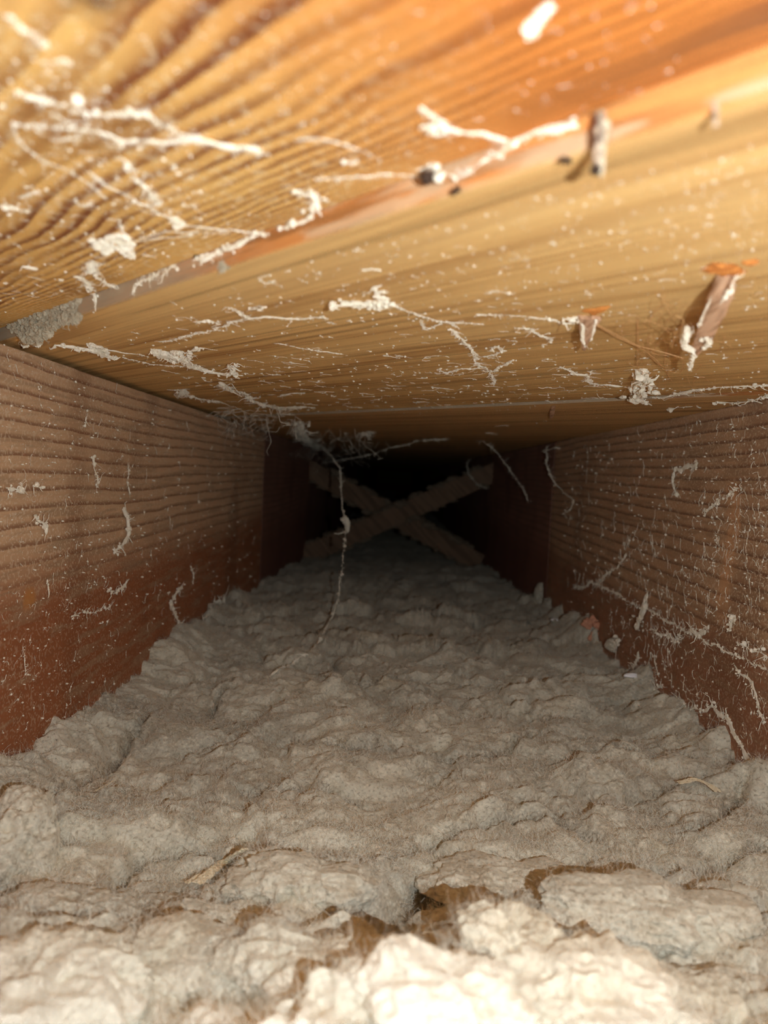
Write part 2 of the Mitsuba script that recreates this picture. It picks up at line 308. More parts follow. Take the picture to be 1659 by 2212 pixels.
# ---------------------------------------------------------------- insulation bed
def cells(x, y, c, seed, ax=1.5):
    r = np.random.default_rng(seed)
    X0, X1, Y0, Y1 = -.3 / ax, .32 / ax, -.1, 4.0
    gx, gy = np.meshgrid(np.arange(X0, X1, c), np.arange(Y0, Y1, c)); 
    P = np.stack([gx.ravel(), gy.ravel()], 1) + r.uniform(-.48, .48, (gx.size, 2)) * c
    t = cKDTree(P); d, i = t.query(np.stack([x / ax, y], -1), k=2)
    return d[..., 0], d[..., 1], r.uniform(0, 1, len(P))[i[..., 0]]
CRACKS = [  # pixels along dark creases of the wool, width and depth in metres
    ([(235, 1925), (262, 1880), (300, 1835), (350, 1822), (420, 1815), (470, 1830), (500, 1848), (560, 1856), (640, 1862), (700, 1870), (780, 1858), (860, 1830), (905, 1805), (960, 1785), (1050, 1765), (1130, 1758), (1200, 1755)], 0.0021, 0.0117),
    ([(1200, 1755), (1250, 1790), (1290, 1812)], 0.0021, 0.0058),
    ([(900, 1890), (1000, 1905), (1120, 1893), (1260, 1885), (1400, 1892), (1500, 1880), (1560, 1862), (1659, 1840)], 0.0021, 0.0079),
    ([(1090, 1937), (1160, 1937), (1230, 1962), (1290, 1985), (1400, 2010), (1520, 2020), (1659, 2020)], 0.0021, 0.0088),
    ([(1280, 1990), (1300, 2040), (1330, 2060)], 0.0018, 0.0098),
    ([(470, 1965), (560, 1955), (660, 1945), (720, 1960)], 0.0018, 0.0079),
    ([(0, 1930), (100, 1945), (200, 1960), (290, 1955)], 0.0018, 0.0079),
    ([(260, 2010), (300, 1980), (345, 1950), (395, 1930)], 0.0060, 0.0198),
    ([(820, 1985), (850, 1955), (900, 1920), (950, 1895), (985, 1890)], 0.0090, 0.0218),
    ([(935, 2050), (960, 2010), (1000, 1985), (1060, 1965)], 0.0035, 0.0178),
    ([(540, 2040), (600, 2045), (650, 2035), (760, 2030), (830, 2000)], 0.0028, 0.0139),
    ([(100, 2035), (180, 2020), (250, 2015)], 0.0028, 0.0098),
    ([(80, 1800), (110, 1740), (180, 1690), (240, 1640), (280, 1580), (330, 1555)], 0.0028, 0.0068),
    ([(470, 1440), (540, 1425), (600, 1418), (640, 1400)], 0.0018, 0.0058),
    ([(590, 1450), (650, 1440), (720, 1430), (730, 1470), (780, 1480), (860, 1475), (930, 1480)], 0.0021, 0.0068),
    ([(860, 1460), (890, 1430), (950, 1432), (1000, 1455)], 0.0021, 0.0058),
    ([(350, 1525), (420, 1530), (455, 1525), (470, 1500), (500, 1490)], 0.0018, 0.0079),
    ([(1140, 1530), (1180, 1550), (1280, 1545)], 0.0021, 0.0058),
    ([(850, 1610), (920, 1605), (960, 1625), (1060, 1630), (1110, 1605), (1150, 1580)], 0.0021, 0.0079),
    ([(1370, 1720), (1450, 1705), (1520, 1690)], 0.0021, 0.0058),
    ([(1490, 1800), (1550, 1780), (1590, 1740), (1610, 1720)], 0.0021, 0.0079),
    ([(640, 1600), (700, 1612), (780, 1612), (850, 1610)], 0.0021, 0.0058),
    ([(1200, 1640), (1300, 1625), (1420, 1650), (1500, 1655)], 0.0021, 0.0058),
    ([(500, 1690), (600, 1700), (720, 1690), (800, 1715)], 0.0021, 0.0058),
]
def wool_height(x, y, full=True):
    sh = x.shape; x, y = x.ravel(), y.ravel()
    P = lambda s, k=0: np.stack([x * s, y * s, np.full_like(x, k)], 1)
    wx, wy = x + .010 * mnoise(P(28, 1)), y + .008 * mnoise(P(28, 5)) + .004 * mnoise(P(90, 2))
    z = np.full_like(x, -.162)
    ss = lambda a, b, v: (lambda t: t * t * (3 - 2 * t))(np.clip((v - a) / (b - a), 0, 1))
    z += .030 * ss(.27, .120, y + .022 * mnoise(P(16, 3)) + .03 * ss(.0, -.15, x)) + .008 * mnoise(P(14, 8)) * ss(.3, .17, y)
    z -= .020 * ss(.7, 1.6, y)
    near = ss(1.6, .6, y)
    def pillows(c, seed, ax, h, lo, hi, rag):
        d1, d2, r = cells(wx, wy, c, seed, ax)
        R = c * (lo + (hi - lo) * r)
        u = np.clip(1 - (d1 * (1 + rag * mnoise(P(.35 / c * 2.2, seed))) / R) ** 2, 0, 1)
        return h * (.4 + r) * u ** .85
    fade = (1 + .1 * ss(.45, .65, y) - .5 * ss(.95, 1.6, y)) * (1 + .3 * ss(.32, .2, y))
    z += (pillows(.058, 1, 1.5, .0075, .35, .85, .5) + pillows(.041, 11, 1.3, .005, .25, .8, .5)) * fade
    mask = .25 + 1.1 * meshkit.noise(P(18, 3))
    z += (pillows(.022, 2, 1.7, .0042, .25, .8, .5) + pillows(.016, 12, 1.4, .0030, .2, .75, .5)) * mask * fade
    z += near * (pillows(.0085, 3, 1.4, .0026, .2, .8, .4) + pillows(.006, 13, 1.3, .0018, .2, .8, .4)) * (.3 + meshkit.noise(P(34, 6)))
    z += .0022 * mnoise(P(42, 14)) + .0014 * mnoise(P(110, 4)) * fade + .0005 * mnoise(P(300, 6)) + .0004 * mnoise(P(800, 2)) + .00025 * mnoise(P(1700, 2))
    # wool pushed up against the joists
    z += .016 * ss(.03, .0, x - XL) * (.4 + meshkit.noise(P(24, 9))) * ss(1.2, .2, y)
    z += .021 * ss(.034, .0, XR - x) * meshkit.noise(np.stack([x * 10, y * 40, x * 0], 1)) * ss(1.1, .7, y)
    q = np.stack([x, y], 1)
    for pts, w, dep in CRACKS:
        line, _ = resample([at(px, py, 'w') * [1, 1, 0] for px, py in pts], .0012)
        line = line[:, :2] + .0018 * np.stack([mnoise(np.stack([line[:, 0] * 160, line[:, 1] * 160, line[:, 0] * 0 + k], 1), k) for k in (3, 4)], 1)
        t = cKDTree(line); sel = np.nonzero((y > line[:, 1].min() - 4 * w) & (y < line[:, 1].max() + 4 * w))[0]
        d, _ = t.query(q[sel]); z[sel] -= dep * np.exp(-(d / w) ** 2)
    return np.maximum(z, -.1865).reshape(sh)
nx = 470
xs = np.linspace(XL - .004, XR + .004, nx)
ys = np.r_[np.arange(-.1, .10, .002), np.arange(.10, .60, .0008), .60 * np.exp(np.linspace(0, math.log(7.6 / .6), 400))]
GX, GY = np.meshgrid(xs, ys, indexing='ij')
GZ = wool_height(GX, GY)
from scipy.ndimage import gaussian_filter
GZ[:, ys < .6] = gaussian_filter(GZ, 1.0)[:, ys < .6]
from scipy.interpolate import RegularGridInterpolator
wool_z = RegularGridInterpolator((xs, ys), GZ, bounds_error=False, fill_value=-.16)
# lean the lumps towards the opening so that their far sides overhang
def lean(x, y, z):
    k = .28 * np.clip((y - .1) / .1, 0, 1) * np.clip((1.5 - y) / .7, 0, 1)
    return y - k * (z + .150)
VW = np.stack([GX, lean(GX, GY, GZ), GZ], -1).reshape(-1, 3)
idx = np.arange(VW.shape[0]).reshape(GX.shape)
qd = np.stack([idx[:-1, :-1], idx[1:, :-1], idx[1:, 1:], idx[:-1, 1:]], -1).reshape(-1, 4)
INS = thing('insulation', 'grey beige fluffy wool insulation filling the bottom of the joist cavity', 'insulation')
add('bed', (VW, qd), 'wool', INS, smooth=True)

def on_wool(px, py):
    d = ray(px, py)
    for t in np.r_[np.arange(.09, .7, .0015), np.arange(.7, 2.5, .006)]:
        p = d * t
        if p[2] < wool_z((p[0], p[1] + .28 * (p[2] + .15))): return p
    return d * (-.152 / d[2])

def fibres(mb, bases, normals, length, rad, curl=.6, seg=5, up=.5):
    n = len(bases)
    L = length * rng.uniform(.4, 1.5, n)
    d = normals * up + rng.normal(0, 1, (n, 3)) * (1 - up * .3); d /= np.linalg.norm(d, axis=1, keepdims=True)
    p = bases.copy(); pts = [p.copy()]
    for k in range(seg):
        d = d + rng.normal(0, curl, (n, 3)) * .6; d /= np.linalg.norm(d, axis=1, keepdims=True)
        p = p + d * (L / seg)[:, None]; pts.append(p.copy())
    pts = np.stack(pts, 1); m = seg + 1
    t = np.gradient(pts, axis=1); a = np.cross(t, rng.normal(0, 1, (n, 1, 3))); a /= np.linalg.norm(a, axis=2, keepdims=True) + 1e-9
    rr = (np.broadcast_to(rad, n)[:, None] * np.linspace(1, .5, m)[None])[..., None]
    V = np.stack([pts - a * rr, pts + a * rr], 2).reshape(-1, 3)      # a fibre is a hair-thin strip
    o = (np.arange(n) * m * 2)[:, None]; i = np.arange(m - 1)[None] * 2
    q4 = np.stack(np.broadcast_arrays(o + i, o + i + 1, o + i + 3, o + i + 2), -1).reshape(-1, 4)
    mb.put(V, np.vstack([q4[:, [0, 1, 2]], q4[:, [0, 2, 3]]]))

def rotm(seed):
    r = np.random.default_rng(seed); q_, _ = np.linalg.qr(r.normal(size=(3, 3))); return q_
FIB, DFIB = MB(), MB()
def clump(px, py, y, rad, seed, sub=5, amp=.32, hair=120, p=None, smooth=True, hl=.006):
    """A lump of wool at the pixel and distance: noisy billows on an ellipsoid, with its own fibres."""
    c = at(px, py, y) if p is None else np.array(p)
    v, f = ICO[sub]; v = v.copy(); s = seed * 5.7; e = v * np.array(rad) / np.mean(rad)
    d = 1 + amp * mnoise(e * 1.4 + s, seed) + amp * .5 * (1 - 2 * np.abs(mnoise(e * 2.6 + s, seed + 1))) + amp * .2 * (1 - 2 * np.abs(mnoise(e * 6 + s, seed + 2))) + amp * .09 * mnoise(e * 15 + s, seed + 3) + amp * .06 * mnoise(e * 34 + s, seed + 4)
    w = v * d[:, None] * np.array(rad) / 1000 + c
    w[:, 0] = np.clip(w[:, 0], XL + .0005, XR - .0005)
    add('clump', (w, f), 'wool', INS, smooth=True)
    i = rng.integers(0, len(w), hair)
    fibres(FIB, w[i], v[i], hl, 4e-5, .7)
    return c
for k, (px, py, y, rad, hair) in enumerate([
    (985, 2010, .205, (14, 9, 9), 200), (1105, 2075, .178, (17, 12, 13), 350), (1270, 2165, .165, (19, 14, 11), 300), (760, 2130, .175, (22, 14, 9), 300),
    (440, 1985, .222, (12, 7, 5), 120), (330, 2075, .19, (22, 12, 8), 250), (80, 2120, .172, (24, 14, 10), 250), (350, 1905, .240, (19, 12, 9), 200),
    (38, 1790, .262, (15, 18, 22), 260), (590, 2075, .185, (15, 10, 8), 200), (1510, 2120, .185, (24, 14, 9), 250), (950, 2190, .150, (20, 12, 12), 300),
    (140, 1960, .225, (20, 10, 6), 120), (640, 1905, .245, (24, 12, 8), 160), (1400, 1960, .225, (28, 14, 7), 160), (1080, 1830, .270, (26, 16, 8), 160), (1330, 2070, .198, (10, 8, 7), 120)]):
    p = at(px, py, y); p[2] = min(p[2] - .001, float(wool_z((p[0], p[1] + .28 * (p[2] + .15)))) + .0035)     # bedded into the wool
    clump(0, 0, 0, rad, 100 + k, hair=hair * 6, p=p)
for k, (px, py, rad) in enumerate([
    (1393, 1560, (11, 13, 14)), (1345, 1490, (9, 10, 9)), (1300, 1450, (6, 8, 10)), (1288, 1405, (4, 6, 13)), (1232, 1370, (7, 9, 14)), (1205, 1385, (6, 9, 11)),
    (1188, 1335, (6, 10, 15)), (1170, 1300, (5, 9, 15)), (1150, 1310, (6, 9, 11)), (1330, 1395, (4, 5, 4)), (1562, 1760, (5, 6, 8)), (1455, 1600, (6, 9, 12)), (1400, 1480, (6, 6, 5)), (1258, 1410, (6, 8, 11))]):
    p = at(px, py, 'r'); rad = [v * 1.25 for v in rad]; p[0] -= rad[0] / 1000 * .4
    clump(0, 0, 0, rad, 200 + k, sub=4, hair=40, p=p, hl=.005)
for k, (px, py, rad) in enumerate([(300, 1545, (7, 12, 10)), (120, 1690, (8, 12, 9)), (345, 1480, (5, 9, 9)), (440, 1390, (5, 9, 8)), (200, 1650, (7, 12, 9)), (470, 1345, (5, 9, 9))]):
    p = at(px, py, 'l'); p[0] += rad[0] / 1000 * .5
    clump(0, 0, 0, rad, 300 + k, sub=4, hair=70, p=p, hl=.006)

# loose fibres standing off the wool
def on_bed(n, y0, y1, pw):
    bx = rng.uniform(XL + .001, XR - .001, n); by = y0 + (y1 - y0) * rng.uniform(0, 1, n) ** pw; bz = wool_z(np.stack([bx, by], 1))
    return np.stack([bx, lean(bx, by, bz), bz], 1)
TOWARD = np.array([[0, -.35, .95]])
for cnt, y0, y1, L, rd, up in ((90000, .26, .62, .0042, 7e-5, .35), (16000, .6, 1.1, .0050, 1.0e-4, .25), (70000, .10, .30, .0042, 6e-5, .4), (9000, .12, .45, .009, 6e-5, .6), (2500, .10, .30, .013, 6e-5, .6)):
    fibres(FIB, on_bed(cnt, y0, y1, 1.2), np.repeat(TOWARD, cnt, 0), L, rd, .7, seg=3 if L < .01 else 6, up=up)
n = 2200
fibres(DFIB, on_bed(n, .17, .62, 1.4) + [0, 0, .0004], np.repeat(TOWARD, n, 0), .011, 4.0e-5, .5, up=.2)
for pts, w, dep in CRACKS:      # dark hairs caught in the creases
    line, L = resample([at(px, py, 'w') * [1, 1, 0] for px, py in pts], .0003)
    c = int(L * 9000); q = line[rng.integers(0, len(line), c)]; bx, by = q[:, 0] + rng.normal(0, .0022, c), q[:, 1] + rng.normal(0, .002, c)
    bz = wool_z(np.stack([bx, by], 1)); ok = (np.abs(bx - .012) < .18) & (by > .1)
    B = np.stack([bx, lean(bx, by, bz), bz], 1)[ok]
    fibres(DFIB, B, np.repeat(TOWARD, len(B), 0), .0045, 5.5e-5, .7, up=.35)
add('fibres', FIB.mesh(), 'wool_fibre', INS, label='pale loose fibres', kind='stuff')
add('dark_fibres', DFIB.mesh(), 'dark_fibre', INS, label='thin brown hairs lying in the wool', kind='stuff')

# ---------------------------------------------------------------- cross braces
def brace(p0, p1, name, label, seed, w=.038, dy=.032):
    p0, p1 = np.array(p0), np.array(p1); d = p1 - p0; L = np.linalg.norm(d); d /= L
    up = np.cross([0, 1, 0], d); up = up if up[2] > 0 else -up
    key = thing(name, label, 'brace')
    n = 60; t = np.linspace(0, L, n)
    prof = np.array([(-.5, -.42), (-.46, -.5), (.46, -.5), (.5, -.42), (.5, .42), (.46, .5), (-.46, .5), (-.5, .42)])
    V = []
    for i, a in enumerate(t):
        j = .0012 * mnoise(np.stack([np.full(8, a * 60), prof[:, 0] * 3, prof[:, 1] * 3], 1), seed)
        V.append(p0 + d * a + np.outer(prof[:, 1] * w + j, up) + np.outer(prof[:, 0] * dy + j, [0, 1, 0]))
    V = np.vstack(V); i, j = np.meshgrid(np.arange(n - 1), np.arange(8), indexing='ij'); i, j = i.ravel(), j.ravel(); k = (j + 1) % 8
    f = np.stack([i * 8 + j, i * 8 + k, (i + 1) * 8 + k, (i + 1) * 8 + j], 1); f = np.vstack([f[:, [0, 1, 2]], f[:, [0, 2, 3]]])
    cap = np.array([(0, a, a + 1) for a in range(1, 7)])
    m = trimesh.Trimesh(V, np.vstack([f, cap[:, ::-1], cap + (n - 1) * 8]), process=False); m.fix_normals()
    add('bar', m, 'brace_wood', key)
    mb = MB(); r = np.random.default_rng(seed)
    for a in r.uniform(.02, L - .02, 46):
        c = p0 + d * a + up * w * .47 + np.array([0, r.uniform(-.5, .4) * dy, 0])
        mb.blob(c, np.array([r.uniform(.006, .016), .008, r.uniform(.003, .008)]), 2, .4, 1.6, int(r.integers(1e4)))
    for a in r.uniform(.02, L - .02, 26):
        c = p0 + d * a - up * w * .49 + np.array([0, r.uniform(-.5, .2) * dy, 0])
        mb.blob(c, np.array([r.uniform(.005, .013), .006, r.uniform(.002, .007)]), 2, .4, 1.6, int(r.integers(1e4)))
    add('dust_crust', mb.mesh(), 'brace_dust', key, smooth=True, label='crumbly crust of dust along both edges')
DB = 1.43
brace(at(650, 1203, DB), at(1072, 1018, DB), 'cross_brace', 'front bar of the X brace deep in the cavity, rising towards the scuffed joist', 1)
brace(at(664, 1012, DB + .042), at(1036, 1216, DB + .042), 'cross_brace', 'rear bar of the X brace, passing behind the front bar', 2)

# ---------------------------------------------------------------- cobwebs and dust
wr = np.random.default_rng(21)
def web_mesh(pts, normal, w, seed, fuzz=1.0, lump=1.0, jit=1.0, hair=1.0):
    """A dust-laden thread: a lumpy wandering tube with side hairs and clots."""
    r = np.random.default_rng(seed); mb = MB()
    p, L = resample(pts, max(w * .45, .00025)); n = len(p)
    N = np.array(normal, float)
    s = np.linspace(0, L, n)
    j = lambda k, fq: mnoise(np.stack([s * fq / w, np.full(n, seed * 1.7 + k), np.zeros(n)], 1), k)
    t = np.gradient(p, axis=0); t /= np.linalg.norm(t, axis=1, keepdims=True) + 1e-12
    side = np.cross(t, N)
    p = p + side * (w * 1.5 * jit * j(1, .09) + w * .8 * jit * j(2, .35))[:, None] + N * (w * (.45 + .35 * j(3, .2)))[:, None]
    R = w * .5 * np.clip(.50 + .7 * j(4, .12) * lump + .5 * j(5, .9), .12, 1.5)
    R[0] *= .3; R[-1] *= .3
    mb.tube(p, R, 5, N, .7)
    nb = int(n * .55 * fuzz)
    for i in r.integers(0, n, nb):
        l = w * r.uniform(.8, 3.6) * hair; q_ = p[i] + side[i] * r.uniform(-.4, .4) * w
        dd = side[i] * r.choice([-1, 1]) * r.uniform(.4, 1) + t[i] * r.uniform(-.9, .9) + N * r.uniform(-.1, .45)
        e = r.normal(0, .25, (4, 3)) * l * .5; e[0] = 0
        mb.tube(q_ + np.outer(np.linspace(0, 1, 4), dd) * l + e * np.linspace(0, 1, 4)[:, None], np.linspace(.16, .05, 4) * w * r.uniform(.5, 1.2), 3)
    for i in r.integers(0, n, int(n * .9 * fuzz)):
        a = w * r.uniform(.12, .3)
        mb.blob(p[i] + side[i] * r.normal(0, .55) * w + N * r.uniform(-.1, .3) * w, a * r.uniform(.6, 1.6, 3), 0, .6, 1.7, int(r.integers(1e4)))
    for i in r.integers(0, n, max(1, int(n * .05 * lump))):
        a = w * r.uniform(.3, .75)
        mb.blob(p[i] + side[i] * r.uniform(-.5, .5) * w, a * np.array([1, .8, .7]), 1, .55, 1.7, int(r.integers(1e4)), rotm(int(r.integers(1e4))))
    return mb
def patch_mesh(poly, N, where, seed, dens=1.0, size=7.0):
    """A ragged matted patch inside a pixel outline on the named surface."""
    r = np.random.default_rng(seed); pg = Polygon(poly); mb = MB(); x0, y0, x1, y1 = pg.bounds
    from shapely.geometry import Point
    n = int(pg.area / size ** 2 * 1.6 * dens) + 4; k = 0; P = []
    while k < n:
        a, b = r.uniform(x0, x1), r.uniform(y0, y1)
        if pg.contains(Point(a, b)): P.append((a, b)); k += 1
    m = at(*P[0], where)[1] / F
    for a, b in P:
        c = at(a, b, where); m = c[1] / F; s = size * m * r.uniform(.5, 1.1)
        mb.blob(c + np.array(N) * s * r.uniform(.2, .7), s * np.array([1, 1, .65]), 2, .55, 1.8, int(r.integers(1e4)), rotm(int(r.integers(1e4))))
    for a, b in P:
        if r.random() < .9:
            c = at(a, b, where); l = size * m * r.uniform(1.2, 3)
            dd = r.normal(0, 1, 3); dd -= np.array(N) * (dd @ np.array(N)) * .6; dd /= np.linalg.norm(dd)
            q_ = c + np.outer(np.linspace(0, 1, 5), dd) * l + r.normal(0, .12, (5, 3)) * l
            mb.tube(q_ + np.array(N) * size * m * .3, np.linspace(.14, .05, 5) * size * m, 3)
    return mb

